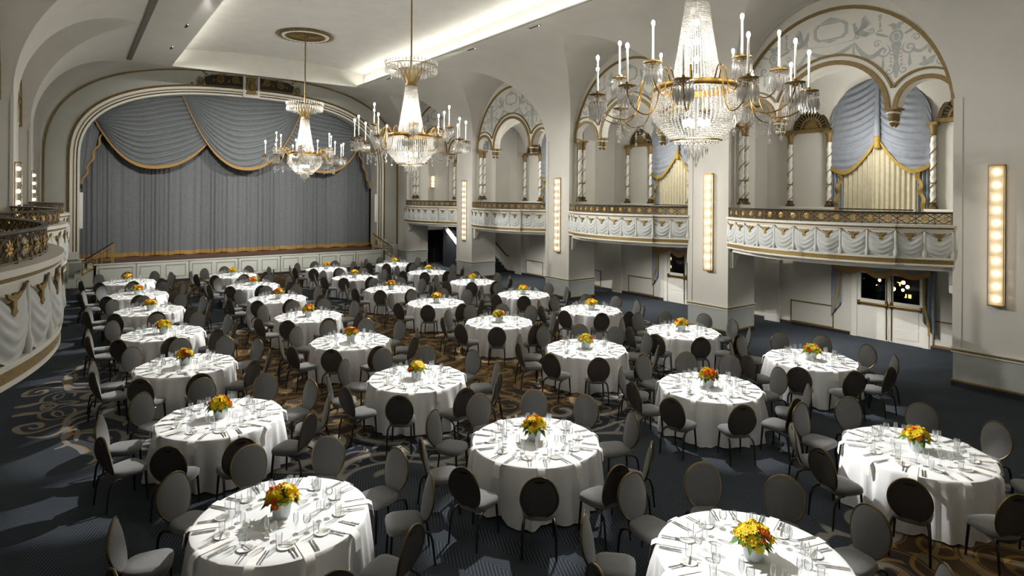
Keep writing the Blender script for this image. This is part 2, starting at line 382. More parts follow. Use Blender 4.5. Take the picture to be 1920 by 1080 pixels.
def spline(P, k=6):
    P = [Vector(p) for p in P]; o_ = []
    for i in range(len(P) - 1):
        p0, p1, p2, p3 = P[max(0, i - 1)], P[i], P[i + 1], P[min(len(P) - 1, i + 2)]
        for j in range(k): q = j / k; o_.append(.5 * ((2 * p1) + (p2 - p0) * q + (2 * p0 - 5 * p1 + 4 * p2 - p3) * q * q + (3 * p1 - p0 - 3 * p2 + p3) * q ** 3))
    return o_ + [P[-1]]
def ribbon(g, P, w, z, m, sh=0):
    n = len(P); A, B = [], []
    for i in range(n):
        t = P[min(n - 1, i + 1)] - P[max(0, i - 1)]; t = t.normalized() if t.length > 1e-6 else Vector((1, 0)); nn = Vector((-t.y, t.x)); ww = w * (.25 + .75 * sin(pi * (i + .5) / n) ** .6) / 2
        c = P[i] + nn * (sh * ww); A.append((*(c - nn * ww * (1 if not sh else .22)), z)); B.append((*(c + nn * ww * (1 if not sh else .22)), z))
    g.add(A + B, [(i, i + 1, n + i + 1, n + i) for i in range(n - 1)], m)
for fx in (0, 1):
    g = G(); zz = 0.0012
    for w_, P in STROKES:
        for fy in (0, 1):
            Q = spline([((2 * CX - x) if fx else x, (30.5 - y) if fy else y) for x, y in P]); zz += .00001
            ribbon(g, Q, w_ * 1.15, zz, 0); ribbon(g, Q, w_ * 1.15, zz + .0006, 1, .8)
    g.build('woven_scroll', ['wool_grey', 'wool_gold'], flo)

G().box((-5, -6.2, 0), (20, -6, 11)).build('wall_rear', 'plaster', kind='structure')
wr = G().box((XR, -6, 0), (17.8, Y0, 6.6)).build('wall_right', 'plaster', kind='structure')
wl = G().box((2 * CX - 17.8, -6, 0), (XL, Y0, 6.6)).build('wall_left', 'plaster', kind='structure')
# lunette ends of the side bays nearest the camera
for sgn, par in ((1, wr), (-1, wl)):
    g = G().box((XR + .1, -6, 6.4), (XR + .3, Y0, 10.0))
    if sgn < 0: g.map(MX)
    g.build('lunette_fill', 'plaster', par)

# ---- pillars
def pillar(y0, y1, side, label):
    p = thing('pillar', None, None, kind='structure'); p['label'] = label
    parts = [('shaft', 'plaster', [((XR, y0, .84), (17.8, y1, 6.62))]),
             ('corner_strip', 'plaster', [((XR - .018, y0 - .018, .9), (XR + .05, y0 + .16, 6.6)), ((XR - .018, y1 - .16, .9), (XR + .05, y1 + .018, 6.6))]),
             ('dado', 'dado', [((XR - .004, y0 - .004, .14), (17.8, y1 + .004, .84))]),
             ('chair_rail', 'white_paint', [((XR - .05, y0 - .05, .86), (17.81, y1 + .05, .89)), ((XR - .035, y0 - .035, .78), (17.81, y1 + .035, .805))]),
             ('gold_rail', 'gold_paint', [((XR - .025, y0 - .025, .80), (17.81, y1 + .025, .865))]),
             ('baseboard', 'baseboard_dark', [((XR - .03, y0 - .03, 0), (17.81, y1 + .03, .12))]),
             ('gold_base_strip', 'gold', [((XR - .04, y0 - .04, .12), (17.82, y1 + .04, .155))])]
    for n, m, bx in parts:
        g = G()
        for a, b in bx: g.box(a, b)
        if side < 0: g.map(MX)
        g.build(n, m, p)
nth = ['nearest the camera', 'second from the camera', 'third from the camera', 'fourth from the camera']
for k in range(4):
    pillar(Y0 + k * PIT, Y0 + PW + k * PIT, 1, 'square plaster pillar of the right-hand arcade, ' + nth[k])
    pillar(Y0 + k * PIT, Y0 + PW + k * PIT, -1, 'square plaster pillar of the left-hand arcade, ' + nth[k])
pillar(Y0 + 4 * PIT, YW, 1, 'narrow end pillar of the right-hand arcade against the stage wall')
pillar(Y0 + 4 * PIT, YW, -1, 'narrow end pillar of the left-hand arcade against the stage wall')

# ------------------------------------------------------------------ arcade: arch screens, columns, balconies, back walls
def arc(cy, cz, a, b, a0=0, a1=180, n=28):
    return [(cy + a * cos(radians(a0 + (a1 - a0) * i / n)), cz + b * sin(radians(a0 + (a1 - a0) * i / n))) for i in range(n + 1)]
SPR = 6.57
def screen_bottom(y):
    a = abs(y)
    if a < 1.37: return SPR + 1.32 * sqrt(max(0, 1 - (a / 1.37) ** 2))
    if 1.66 < a < 2.9: return SPR + .62 * sqrt(max(0, 1 - ((a - 2.28) / .62) ** 2))
    return SPR
def wing(pts): return pts
def make_screen():
    """everything of one bay's arch screen, around y = 0"""
    R = {}
    yy = sorted(set([round(-HB + 2 * HB * i / 60, 4) for i in range(61)] + [s * (1.37 * sin(radians(9 * i))) for i in range(11) for s in (1, -1)] + [s * (2.28 + .62 * sin(radians(15 * i))) for i in range(-6, 7) for s in (1, -1)] + [1.66, -1.66, 1.3699, -1.3699, 1.6601, -1.6601]))
    g = G(); top = lambda y: 6.3 + 3.5 * sqrt(max(0, 1 - (y / (HB + .01)) ** 2))
    x0, x1 = 16.62, 16.95
    for y in yy:
        zb = screen_bottom(y); zt = max(zb + .001, top(y)); g.v += [(x0, y, zb), (x0, y, zt), (x1, y, zt), (x1, y, zb)]
    for i in range(len(yy) - 1):
        a = 4 * i; b = a + 4
        g.f += [(a, b, b + 1, a + 1), (a + 2, b + 2, b + 3, a + 3), (a + 3, b + 3, b, a)]; g.m += [0, 0, 0]
    R['body'] = g
    f0 = lambda d: (lambda p: (16.62 - d, p[0], p[1])); fb = lambda p: (16.63, p[0], p[1])
    def band(cy, cz, a, b, w0, w1, d, a0, a1):
        g = G(); g.ring(arc(cy, cz, a + w0, b + w0, a0, a1), arc(cy, cz, a + w1, b + w1, a0, a1), f0(d), fb); return g
    va = math.degrees(math.acos(1.556 / 1.64)); vb = 180 - math.degrees(math.acos((2.28 - 1.556) / .89))
    R['inner'] = [band(0, SPR, 1.37, 1.32, 0, .12, .035, 0, 180), band(2.28, SPR, .62, .62, 0, .11, .035, 0, 180), band(-2.28, SPR, .62, .62, 0, .11, .035, 0, 180)]
    R['line'] = [band(0, SPR, 1.59, 1.55, 0, .055, .05, va, 180 - va), band(2.28, SPR, .85, .85, 0, .05, .05, 40, vb), band(-2.28, SPR, .85, .85, 0, .05, .05, 180 - vb, 140)]
    R['outer'] = band(0, 6.3, 2.83, 3.06, 0, .085, .05, 3, 177)
    R['white'] = band(0, 6.3, HB - .005, 3.45, -.0, .03, .18, 2, 178)
    # painted ornament: thin leaf of grey paint
    g = G(); pf0 = lambda p: (16.617, p[0], p[1]); pf1 = lambda p: (16.621, p[0], p[1])
    def poly(pts): g.prism(pts, pf0, pf1)
    def stroke(pts, w):
        n = len(pts); ins, out = [], []
        for i in range(n):
            a = Vector(pts[max(0, i - 1)]); b = Vector(pts[min(n - 1, i + 1)]); t = b - a
            t = t.normalized() if t.length > 1e-6 else Vector((1, 0)); nn = Vector((-t.y, t.x)) * (w * (1 - .75 * abs(2 * i / (n - 1) - 1) ** 3) / 2)
            ins.append(tuple(Vector(pts[i]) - nn)); out.append(tuple(Vector(pts[i]) + nn))
        g.ring(ins, out, pf0, pf1)
    def curl(cy, cz, r, s, turns=1.6, ph=0, w=.035):
        stroke([(cy + s * r * (1 - i / 26) * cos(ph + turns * 2 * pi * i / 24), cz + r * (1 - i / 26) * sin(ph + turns * 2 * pi * i / 24)) for i in range(25)], w)
    oc = [(.34, .24), (.46, .13), (.46, -.13), (.34, -.24), (-.34, -.24), (-.46, -.13), (-.46, .13), (-.34, .24)]
    def octa2(k): return [(y * k, 8.82 + z * k + 0) for y, z in oc]
    g.ring(octa2(.8), octa2(1), pf0, pf1, closed=True)
    poly([(-.3, 9.07), (.3, 9.07), (.12, 9.16), (0, 9.2), (-.12, 9.16)]); poly([(-.2, 8.56), (0, 8.5), (.2, 8.56), (0, 8.58)])
    for s in (1, -1):
        m = lambda L: [(s * y, z) for y, z in L]
        # crouching winged beast, torch, candelabrum, garlands, swan
        ell = lambda cy_, cz_, ry_, rz_, rot=0: poly(m([(cy_ + ry_ * cos(a) * cos(rot) - rz_ * sin(a) * sin(rot), cz_ + ry_ * cos(a) * sin(rot) + rz_ * sin(a) * cos(rot)) for a in [2 * pi * i / 14 for i in range(14)]]))
        ell(.78, 8.6, .17, .075, -.35); ell(.655, 8.72, .06, .11, .3); ell(.615, 8.85, .045, .055); ell(.9, 8.54, .09, .06)
        for j in range(5): stroke(m([(.72 + .02 * j, 8.66), (.8 + .035 * j, 8.8 - .01 * j), (.84 + .03 * j, 8.98 - .045 * j), (.92 + .03 * j, 9.03 - .06 * j)]), .06)
        stroke(m([(.66, 8.62), (.64, 8.53), (.6, 8.49)]), .05); stroke(m([(.74, 8.56), (.7, 8.5), (.66, 8.48)]), .05)
        curl(s * 1.04, 8.62, .09, s, 1.5, 2.5, .03)
        stroke(m([(1.24, 8.56), (1.25, 8.7), (1.24, 8.84)]), .05); ell(1.245, 8.56, .07, .02); ell(1.245, 8.86, .05, .02)
        for j in (-1, 0, 1): ell(1.245 + .03 * j, 8.93 + .02 * (1 - abs(j)), .014, .05, -.3 * j)
        stroke(m([(0, 8.42), (.55, 8.46), (1.2, 8.54)]), .015)
        cyy = 1.62
        poly(m([(cyy - .03, 7.3), (cyy + .03, 7.3), (cyy + .07, 7.6), (cyy + .04, 7.75), (cyy + .09, 8.0), (cyy + .12, 8.18), (cyy - .12, 8.18), (cyy - .09, 8.0), (cyy - .04, 7.75), (cyy - .07, 7.6)]))
        g.ring([(s * (cyy + .1 * cos(a)), 8.34 + .12 * sin(a)) for a in [2 * pi * i / 16 for i in range(16)]], [(s * (cyy + .16 * cos(a)), 8.34 + .18 * sin(a)) for a in [2 * pi * i / 16 for i in range(16)]], pf0, pf1, closed=True)
        poly([(s * (cyy + .07 * cos(a)), 8.34 + .1 * sin(a)) for a in [2 * pi * i / 10 for i in range(10)]])
        poly(m([(cyy - .2, 8.66), (cyy - .1, 8.6), (cyy - .1, 8.53), (cyy + .1, 8.53), (cyy + .1, 8.6), (cyy + .2, 8.66), (cyy + .06, 8.7), (cyy, 8.64), (cyy - .06, 8.7)]))
        for q in (-1, 1):
            curl(s * (cyy + q * .3), 8.02, .17, s * q, 1.5, 2.2, .05); curl(s * (cyy + q * .16), 7.5, .12, s * q, 1.4, 1.2, .035)
            curl(s * (cyy + q * .44), 8.24, .1, -s * q, 1.4, 0, .03)
            poly(m([(cyy + q * .3, 7.95), (cyy + q * .26, 7.62), (cyy + q * .3, 7.55), (cyy + q * .34, 7.62)]))
            for i in range(5):
                z = 7.62 + .09 * i; poly(m([(cyy + q * .06, z), (cyy + q * .15, z + .07), (cyy + q * .13, z + .0)]))
                poly(m([(cyy + q * (.16 + .05 * i), 8.38 + .02 * i), (cyy + q * (.3 + .05 * i), 8.47 + .02 * i), (cyy + q * (.24 + .05 * i), 8.36 + .02 * i)]))
        stroke(m([(.62 + .7 * t, 8.38 - .32 * sin(pi * t) - .25 * t) for t in [i / 12 for i in range(13)]]), .12)
        stroke(m([(0 + .6 * t, 8.14 + .22 * t * t) for t in [i / 8 for i in range(9)]]), .11)
        poly(m([(.6, 8.42), (.57, 8.1), (.6, 8.04), (.64, 8.1)]))
        stroke(m([(1.95 + .42 * t, 8.0 - .14 * sin(pi * t) + .06 * t) for t in [i / 10 for i in range(11)]]), .08)
        poly(m([(2.36, 8.1), (2.3, 7.86), (2.36, 7.78), (2.42, 7.88)]))
        poly(m([(2.1, 7.56), (2.25, 7.5), (2.42, 7.56), (2.5, 7.76), (2.36, 7.7), (2.28, 7.64), (2.26, 7.74), (2.2, 7.72), (2.21, 7.62)]))
        curl(s * 2.58, 7.56, .1, s, 1.4, 1, .03)
    R['paint'] = g
    return R
SCR = make_screen()
SCM = {'body': SCR['body'].mesh('screen_wall', 'white_paint'), 'inner': [b.mesh('arch_band', 'gold_paint') for b in SCR['inner']], 'line': [b.mesh('arch_line', 'gold_paint') for b in SCR['line']],
       'outer': SCR['outer'].mesh('outer_gold_arch', 'gold_paint'), 'white': SCR['white'].mesh('arch_reveal', 'plaster'), 'paint': SCR['paint'].mesh('painted_ornament', 'paint_grey')}
# twisted column and pendant capital (origin at the foot)
def col_meshes():
    H = 2.5
    base = G().box((-.1, -.1, 0), (.1, .1, .06)).lathe([(.095, .06), (.1, .1), (.08, .13), (.09, .17), (.072, .2)], 14)
    lob = lambda a, z: 1 + .13 * cos(2 * (a - z * 13))
    shaft = G().lathe([(.068, .2 + (H - .58) * i / 70) for i in range(71)], 12, tw=lob)
    rib = G().tube([(.075 * cos(z * 13 + .6), .075 * sin(z * 13 + .6), z) for z in [.2 + (H - .58) * i / 90 for i in range(91)]], .016, 5)
    ring = G().lathe([(.06, .72), (.088, .73), (.088, .76), (.06, .77)], 12)
    cap = G().lathe([(.07, H - .38), (.09, H - .36), (.075, H - .33), (.08, H - .2), (.12, H - .08)], 12).box((-.13, -.13, H - .08), (.13, .13, H))
    return [('base', base.mesh('base', 'dark_gold', 40)), ('shaft', shaft.mesh('shaft', 'white_paint', 60)), ('spiral_band', rib.mesh('spiral_band', 'gold_paint', 60)), ('collar', ring.mesh('collar', 'gold_paint', 40)), ('capital', cap.mesh('capital', 'gold_paint', 40))]
CM = col_meshes()
def column(x, y, z, h, label, group):
    t = thing('twisted_column', label, 'column', (x, y, z), group=group, kind='structure'); t.scale = (1, 1, h / 2.5)
    for n, me in CM: ob(n, me, t)
    return t
pend = G().box((-.13, -.15, -.05), (.13, .15, 0)).lathe([(.13, -.05), (.11, -.12), (.09, -.2), (.095, -.3), (.07, -.33), (.085, -.38), (.05, -.44), (.012, -.48)], 12).mesh('pendant_capital', 'gold_paint', 40)
pendw = G().lathe([(.13, -.1), (.145, -.125), (.12, -.15)], 12).lathe([(.08, -.33), (.09, -.36), (.05, -.42), (.02, -.47), (.001, -.48)], 12).mesh('white_pendant_bead', 'white_paint', 40)

def screen(c, side, label):
    t = thing('arcade_wall', None, None, kind='structure'); t['label'] = label
    t.location = (0, c, 0)
    if side < 0: t.location = (2 * CX, c, 0); t.scale = (-1, 1, 1)
    ob('screen_wall', SCM['body'], t); ob('outer_gold_arch', SCM['outer'], t); ob('arch_reveal', SCM['white'], t); ob('painted_ornament', SCM['paint'], t)
    for me in SCM['inner']: ob('gold_arch_band', me, t)
    for me in SCM['line']: ob('gold_arch_line', me, t)
    for s in (1, -1):
        for x in (16.7, 16.9):
            p = ob('pendant_capital', pend, t, loc=(x, s * 1.515, SPR)); ob('pendant_bead', pendw, p)
    return t
for k in range(4):
    screen(BAYC[k], 1, 'white arch screen with painted grey ornament, right-hand bay ' + nth[k])
    if k < 3: screen(BAYC[k], -1, 'white arch screen with painted grey ornament, left-hand bay ' + nth[k])
    for s, w2 in ((1, 'stage'), (-1, 'camera')):
        if k == 0 and s < 0: continue
        for j, x in enumerate((16.72, 16.94)):
            column(x, BAYC[k] + s * 2.72, 4.06, 2.5, 'twisted white and gold column at the %s end of the right-hand bay %s' % (w2, nth[k]), 'paired columns at the bay ends')

# ---- balconies
BR, BL = 5.04, 6.29
def bow(s, off=0, x0=XR - .95):
    a = s / BR; r = BR + off; return (x0 + BR - r * cos(a), r * sin(a))
SW = BL / 11
def swag_meshes():
    w, h = SW * .5 - .012, .62
    def fn(u, v):
        y = (2 * u - 1) * w; q = 2 * u - 1
        top = .0 - .16 * (1 - abs(q)) ** .8; bot = -.5 - .12 * (1 - q * q)
        e = v ** .9; z = top + (bot - top) * e
        fold = .5 + .5 * sin(v * 26 + 3.2 * q * q)
        return (-(.012 + .05 * sin(pi * min(1, v * 1.05)) * (1 - q * q) ** .5 + .016 * fold * (1 - q ** 4)), y, z)
    sw = G().grid(fn, 14, 30).mesh('swag', 'relief_grey', 70)
    ts = G().lathe([(.022, 0), (.026, -.1), (.03, -.42), (.05, -.5), (.045, -.56), (.03, -.62)], 8).mesh('tassel', 'relief_white', 50)
    A = [(0, .03), (.02, .045), (.03, .02), (.06, .035), (.13, .05), (.115, .02), (.07, -.005), (.03, -.02), (.028, -.08), (.05, -.12), (.0, -.15)]
    P = A + [(-y, z) for y, z in A[::-1][1:]]
    em = G().prism(P, lambda p: (-.02, p[0], p[1]), lambda p: (.0, p[0], p[1])).mesh('bird_emblem', 'gold')
    ga = G().tube([(-.012, SW * .5 * q, .02 - .15 * (1 - q * q)) for q in [-1 + i / 6 for i in range(13)]], .011, 5).mesh('garland', 'gold_paint')
    return sw, ts, em, ga
SWM = swag_meshes()
NP = 17
def rail_meshes():
    wp_ = BL / NP; z0, z1 = .02, .26
    ros = G()
    for a in range(8): ros.add([(0, 0, .14), (-.02, .045 * cos(a * pi / 4 - .3), .14 + .045 * sin(a * pi / 4 - .3)), (-.012, .09 * cos(a * pi / 4), .14 + .09 * sin(a * pi / 4)), (-.02, .045 * cos(a * pi / 4 + .3), .14 + .045 * sin(a * pi / 4 + .3))], [(0, 1, 2, 3)])
    ros.ball((-.012, 0, .14), .022)
    lat = G()
    for s in (1, -1):
        lat.tube([(0, -wp_ / 2, .14 - s * .0), (0, 0, .14 + s * .12), (0, wp_ / 2, .14)], .011, 4)
        lat.tube([(0, s * wp_ / 2, z0), (0, s * wp_ * .1, .14), (0, s * wp_ / 2, z1)], .009, 4)
    post = G().lathe([(.016, 0), (.02, .04), (.011, .07), (.011, .11), (.022, .14), (.011, .17), (.011, .24), (.018, .27)], 8)
    return ros.mesh('rosette', 'bright_brass'), lat.mesh('lattice', 'lattice_bronze'), post.mesh('post', 'lattice_bronze', 50)
RAM = rail_meshes()
def balcony(c, side, label):
    t = thing('balcony', label, 'balcony', (0, c, 0))
    if side < 0: t.location = (2 * CX, c, 0); t.scale = (-1, 1, 1)
    n = 36; S = [-BL / 2 + BL * i / n for i in range(n + 1)]
    off = lambda s: .07 if abs(s) < SW * 3.5 else 0
    SS = sorted(S + [SW * 3.5 - .001, SW * 3.5 + .001, -SW * 3.5 - .001, -SW * 3.5 + .001])
    def band(name, m, z0, z1, o0, o1):
        g = G(); g.ring([bow(s, o0 + off(s)) for s in SS], [bow(s, o1 + off(s)) for s in SS], lambda p: (p[0], p[1], z0), lambda p: (p[0], p[1], z1)); return g.build(name, m, t)
    band('parapet', 'white_paint', 2.72, 3.62, -.14, 0)
    band('cornice', 'white_paint', 3.62, 3.68, -.16, .06)
    band('cornice_lip', 'white_paint', 3.555, 3.575, -.02, .03)
    band('gold_cornice_band', 'gold_paint', 3.575, 3.62, -.02, .02)
    band('gold_base_band', 'gold', 2.765, 2.87, -.02, .025)
    band('base_lip', 'white_paint', 2.87, 2.92, -.02, .045); band('base_edge', 'white_paint', 2.72, 2.765, -.02, .035)
    g = G(); P = [bow(s, -.1) for s in S] + [(XB, -bow(BL / 2, -.1)[1] * -1), (XB, bow(-BL / 2)[1])]
    P = [bow(s, -.12) for s in S] + [(XB, HB), (XB, -HB)]
    g.prism(P, lambda p: (p[0], p[1], 2.6), lambda p: (p[0], p[1], 2.78)); g.build('floor_slab', 'white_paint', t)
    for i in range(11):
        s = -BL / 2 + SW * (i + .5); x, y = bow(s, .004 + off(s)); a = s / BR
        M = Matrix.Translation((x, y, 3.52)) @ Matrix.Rotation(-a, 4, 'Z')
        q = ob('swag', SWM[0], t, M=M); ob('bird_emblem', SWM[2], q, loc=(-.03, 0, -.08)); ob('garland', SWM[3], q)
    for i in range(12):
        s = min(BL / 2 - .03, max(-BL / 2 + .03, -BL / 2 + SW * i)); x, y = bow(s, .02 + (.07 if 2 <= i <= 9 else 0)); ob('tassel', SWM[1], t, loc=(x, y, 3.53))
    for z, r, nm, m in ((3.955, .032, 'handrail', 'rail_dark'), (3.70, .014, 'bottom_rail', 'lattice_bronze')):
        G().tube([(*bow(s, -.03), z) for s in S], r, 8, flat=.7).build(nm, m, t, 60)
    for i in range(NP):
        s = -BL / 2 + BL / NP * (i + .5); x, y = bow(s, -.03); M = Matrix.Translation((x, y, 3.68)) @ Matrix.Rotation(-s / BR, 4, 'Z')
        q = ob('lattice_panel', RAM[1], t, M=M); ob('rosette', RAM[0], q)
    G().grid(lambda u, v: (*bow(-BL / 2 + BL * u, -.035), 3.69 + .25 * v), 36, 1).build('mesh_screen', 'smoked', t)
    for i in range(NP + 1):
        s = min(BL / 2 - .02, max(-BL / 2 + .02, -BL / 2 + BL / NP * i)); ob('post', RAM[2], t, loc=(*bow(s, -.03), 3.68))
    for sg in (1, -1):   # curved brackets against the pillars
        pr = [(0, 0), (.75, 0), (.75, -.06), (.5, -.08), (.25, -.2), (.12, -.45), (0, -.5)]
        g = G().prism(pr, lambda p: (16.45 + p[0], sg * (HB - .003), 2.6 + p[1]), lambda p: (16.45 + p[0], sg * (HB - .12), 2.6 + p[1])); g.build('bracket', 'white_paint', t)
    G().lathe([(.12, 2.595), (.11, 2.6)], 16, (17.6, .3, 0), caps=True).build('downlight', 'downlight_lens', t)
    return t
for k in range(4):
    balcony(BAYC[k], 1, 'bowed white balcony with plaster swags in the right-hand bay ' + nth[k])
    if k < 3: balcony(BAYC[k], -1, 'bowed white balcony with plaster swags on the left wall, ' + nth[k])

# ---- back walls of the side galleries
bw = G().box((XB, -6, 0), (XB + .2, BAYC[0] - PIT / 2, 9)).build('wall_gallery', 'plaster', kind='structure')
DOORS = {0: BAYC[0] - .26, 1: BAYC[1] - .26}
for k in range(4):
    c = BAYC[k]; a, b = c - PIT / 2 + .0, c + PIT / 2
    if k == 0: a = Y0 + PW + 1.4 if False else c - PIT / 2
    g = G()
    if k in DOORS:
        d = DOORS[k]; g.box((XB, a, 0), (XB + .2, d - .92, 9)); g.box((XB, d + .92, 0), (XB + .2, b, 9)); g.box((XB, d - .92, 2.1), (XB + .2, d + .92, 9))
    else: g.box((XB, a, 0), (XB + .2, b, 9))
    g.build('wall_panel', 'plaster', bw)
    # plain pilaster between bays, ledge, gold cornice on the upper floor
    G().box((XB - .08, b - .55, 0), (XB, b + .0, 2.6)).build('pilaster', 'plaster', bw)
    for s in (1, -1):
        G().box((XB - .3, min(c + s * 1.3, c + s * 2.95), 2.8), (XB, max(c + s * 1.3, c + s * 2.95), 3.96)).build('ledge_wall', 'plaster', bw)
        G().box((XB - .34, min(c + s * 1.28, c + s * 2.95), 3.93), (XB, max(c + s * 1.28, c + s * 2.95), 3.99)).build('ledge_top', 'white_paint', bw)
        G().box((XB - .12, min(c + s * 1.45, c + s * 2.95), 6.42), (XB, max(c + s * 1.45, c + s * 2.95), 6.54)).build('gold_cornice', 'gold_paint', bw)
    # under-balcony gold panel mouldings and baseboard
    dd = DOORS.get(k)
    for (ya, yb) in ((c + 1.34, c + 2.77), (c - 2.9, c - 1.4)):
        if k == 3: continue
        g = G()
        for p, q in (((ya, .12), (ya + .035, .84)), ((yb - .035, .12), (yb, .84)), ((ya, .805), (yb, .84)), ((ya, .12), (yb, .15))):
            g.box((XB - .02, p[0], p[1]), (XB, q[0], q[1]))
        g.build('gold_panel_moulding', 'gold_paint', bw)
    for (ya, yb) in (((a, (dd - 1.1) if dd else b), ((dd + 1.1) if dd else b, b)) if dd else ((a, b),)):
        if yb - ya < .05: continue
        G().box((XB - .03, ya, 0), (XB, yb, .09)).build('baseboard', 'baseboard_dark', bw); G().box((XB - .035, ya, .09), (XB, yb, .115)).build('gold_base_strip', 'gold_paint', bw)
    # columns on the ledge
    for j, dy in enumerate((2.73, 1.44, -1.44, -2.73)):
        if k == 0 and j == 3: continue
        column(XB - .16, c + dy, 3.99, 2.45, 'slim twisted column on the back ledge, %s of four, right-hand bay %s' % (['nearest the stage', 'second from the stage', 'third from the stage', 'last'][j], nth[k]), 'columns on the gallery back ledge')
    # fan grilles
    for j, s in enumerate((1, -1)):
        t = thing('fan_grille', 'gold fan grille %s of the drape, right-hand bay %s' % (('on the stage side', 'on the camera side')[j], nth[k]), 'grille', (XB, c + s * 2.1, 6.54), group='fan grilles')
        G().prism(arc(0, 0, .56, .6, 0, 180, 20), lambda p: (-.02, p[0], p[1]), lambda p: (-.005, p[0], p[1])).build('backing', 'black', t)
        G().ring(arc(0, 0, .5, .54, 0, 180, 20), arc(0, 0, .6, .64, 0, 180, 20), lambda p: (-.05, p[0], p[1]), lambda p: (0, p[0], p[1])).build('frame', 'dark_gold', t)
        G().ring(arc(0, 0, .3, .33, 0, 180, 20), arc(0, 0, .36, .39, 0, 180, 20), lambda p: (-.04, p[0], p[1]), lambda p: (0, p[0], p[1])).build('inner_ring', 'gold_paint', t)
        for i in range(15):
            an = radians(6 + 12 * i); G().tube([(-.03, .06 * cos(an), .06 * sin(an)), (-.03, .5 * cos(an), .54 * sin(an))], .016, 4).build('slat', 'gold_paint', t)
        G().prism(arc(0, 0, .22, .22, 0, 180, 14), lambda p: (-.045, p[0], p[1]), lambda p: (-.01, p[0], p[1])).build('fan_centre', 'gold_paint', t)
    # groined plaster vault over the gallery
    g = G(); X0, X1 = 16.93, XB; cxv = (X0 + X1) / 2; hw = (X1 - X0) / 2
    yv = [-HB - .01 + (2 * HB + .02) * i / 70 for i in range(71)]; xv = [cxv - hw * cos(pi * i / 24) for i in range(25)]
    for y in yv:
        zb = screen_bottom(y) + .04 if abs(y) < 1.6 or abs(y) > 1.66 else SPR
        if abs(y) >= 1.37 and abs(y) < 1.66: zb = SPR
        for x in xv: g.v.append((x, c + y, max(SPR + .03 + 1.45 * sqrt(max(0, 1 - ((x - cxv) / hw) ** 2)), zb)))
    for j in range(70):
        for i in range(24): q = j * 25 + i; g.f.append((q, q + 1, q + 26, q + 25)); g.m.append(0)
    g.build('gallery_vault', 'plaster', ceil, 35)
    g.map(MX).build('gallery_vault', 'plaster', ceil, 35)
    if k < 3:
        G().box((17.8, c + HB + PW / 2 - .03, 2.78), (XB, c + HB + PW / 2 + .03, 8.5)).build('gallery_partition', 'plaster', bw)
G().box((17.8, BAYC[0] - HB - .6, 0), (XB, BAYC[0] - HB - .5, 8.6)).build('gallery_end', 'plaster', bw)
G().box((16.4, YW - .6, 0), (XB + .2, YW - .4, 2.62)).build('wall_stage_lobby', 'plaster', kind='structure')
G().box((16.4, YW - .3, 2.62), (XB + .2, YW - .2, 8.5)).build('wall_stage_gallery', 'plaster', kind='structure')
G().box((2 * CX - XB - .2, -6, 0), (2 * CX - XB, YW, 9)).build('wall_gallery_left', 'plaster', kind='structure')

# ------------------------------------------------------------------ gallery window drapes
def drape_parts():
    out = []
    top = lambda y: 6.45 + 1.47 * sqrt(max(0, 1 - (y / 1.42) ** 2))
    zb = lambda u: 6.06 - .93 * sin(min(1, u / .72) * pi / 2) + (.17 * max(0, (u - .72) / .28) ** 1.5)
    for s in (1, -1):
        def fn(u, v, s=s):
            y = .03 + 1.35 * u; zt, z1 = top(y), zb(u); z = zt + (z1 - zt) * v
            sag = .42 * (1 - (1 - min(1, u / .72)) ** 2)
            ph = (z + sag) * 30
            return (-.14 - .05 * sin(pi * u) - .035 * sin(ph) * (.25 + .75 * sin(pi * min(1, u * .9 + .1))), s * y, z)
        out.append(('swag', 'drape_blue', G().grid(fn, 20, 90).mesh('swag', 'drape_blue', 80)))
        def fr(u, v, s=s):
            y = .03 + 1.35 * u; return (-.2 - .05 * sin(pi * u), s * y, zb(u) + .01 - .13 * v * (1 if u > .06 else .6))
        out.append(('fringe', 'drape_fringe', G().grid(fr, 20, 2).mesh('fringe', 'drape_fringe', 60)))
        def jab(u, v, s=s):
            y = 1.03 + .4 * u; z = 5.35 - 1.5 * v; return (-.1 - .04 * sin(u * 22), s * y, z)
        out.append(('side_panel', 'drape_blue', G().grid(jab, 24, 2).mesh('side_panel', 'drape_blue', 60)))
        def zig(u, v, s=s):
            z = 5.2 - 1.35 * v; y = .98 + .22 * v + .035 * sin(v * 20); return (-.17 + .04 * sin(v * 20 + 1.5 + u), s * (y + .11 * u), z)
        out.append(('gold_tail', 'drape_fringe', G().grid(zig, 2, 30).mesh('gold_tail', 'drape_fringe', 60)))
    out.append(('sheer', 'sheer_cream', G().grid(lambda u, v: (-.07 + .03 * sin(u * 95 + .5 * sin(v * 3)), -1.06 + 2.12 * u, 3.84 + 2.35 * v), 150, 4).mesh('sheer', 'sheer_cream', 80)))
    out.append(('centre_gather', 'drape_blue', G().tube([(-.2, 0, 7.85), (-.22, 0, 6.9), (-.23, 0, 6.15)], [.05, .06, .09], 10).mesh('centre_gather', 'drape_blue', 60)))
    out.append(('centre_tassel', 'drape_fringe', G().lathe([(.02, 6.2), (.1, 6.1), (.07, 5.95), (.1, 5.8), (.03, 5.75)], 10, (-.22, 0, 0)).mesh('centre_tassel', 'drape_fringe', 50)))
    return out
DP = drape_parts()
for k in range(4):
    t = thing('window_drape', 'blue swagged drape with gold fringe over cream sheers, right-hand gallery bay ' + nth[k], 'curtain', (XB, BAYC[k] + .0, 0), group='gallery window drapes')
    for n, m, me in DP: ob(n, me, t)
    o = G().box((XB - .34, BAYC[k] - 1.0, 3.93), (XB - .27, BAYC[k] + 1.05, 3.97)).build('window_rail', 'rail_dark'); tag(o, 'dark low rail under the cream sheers, right-hand gallery bay ' + nth[k], 'rail')

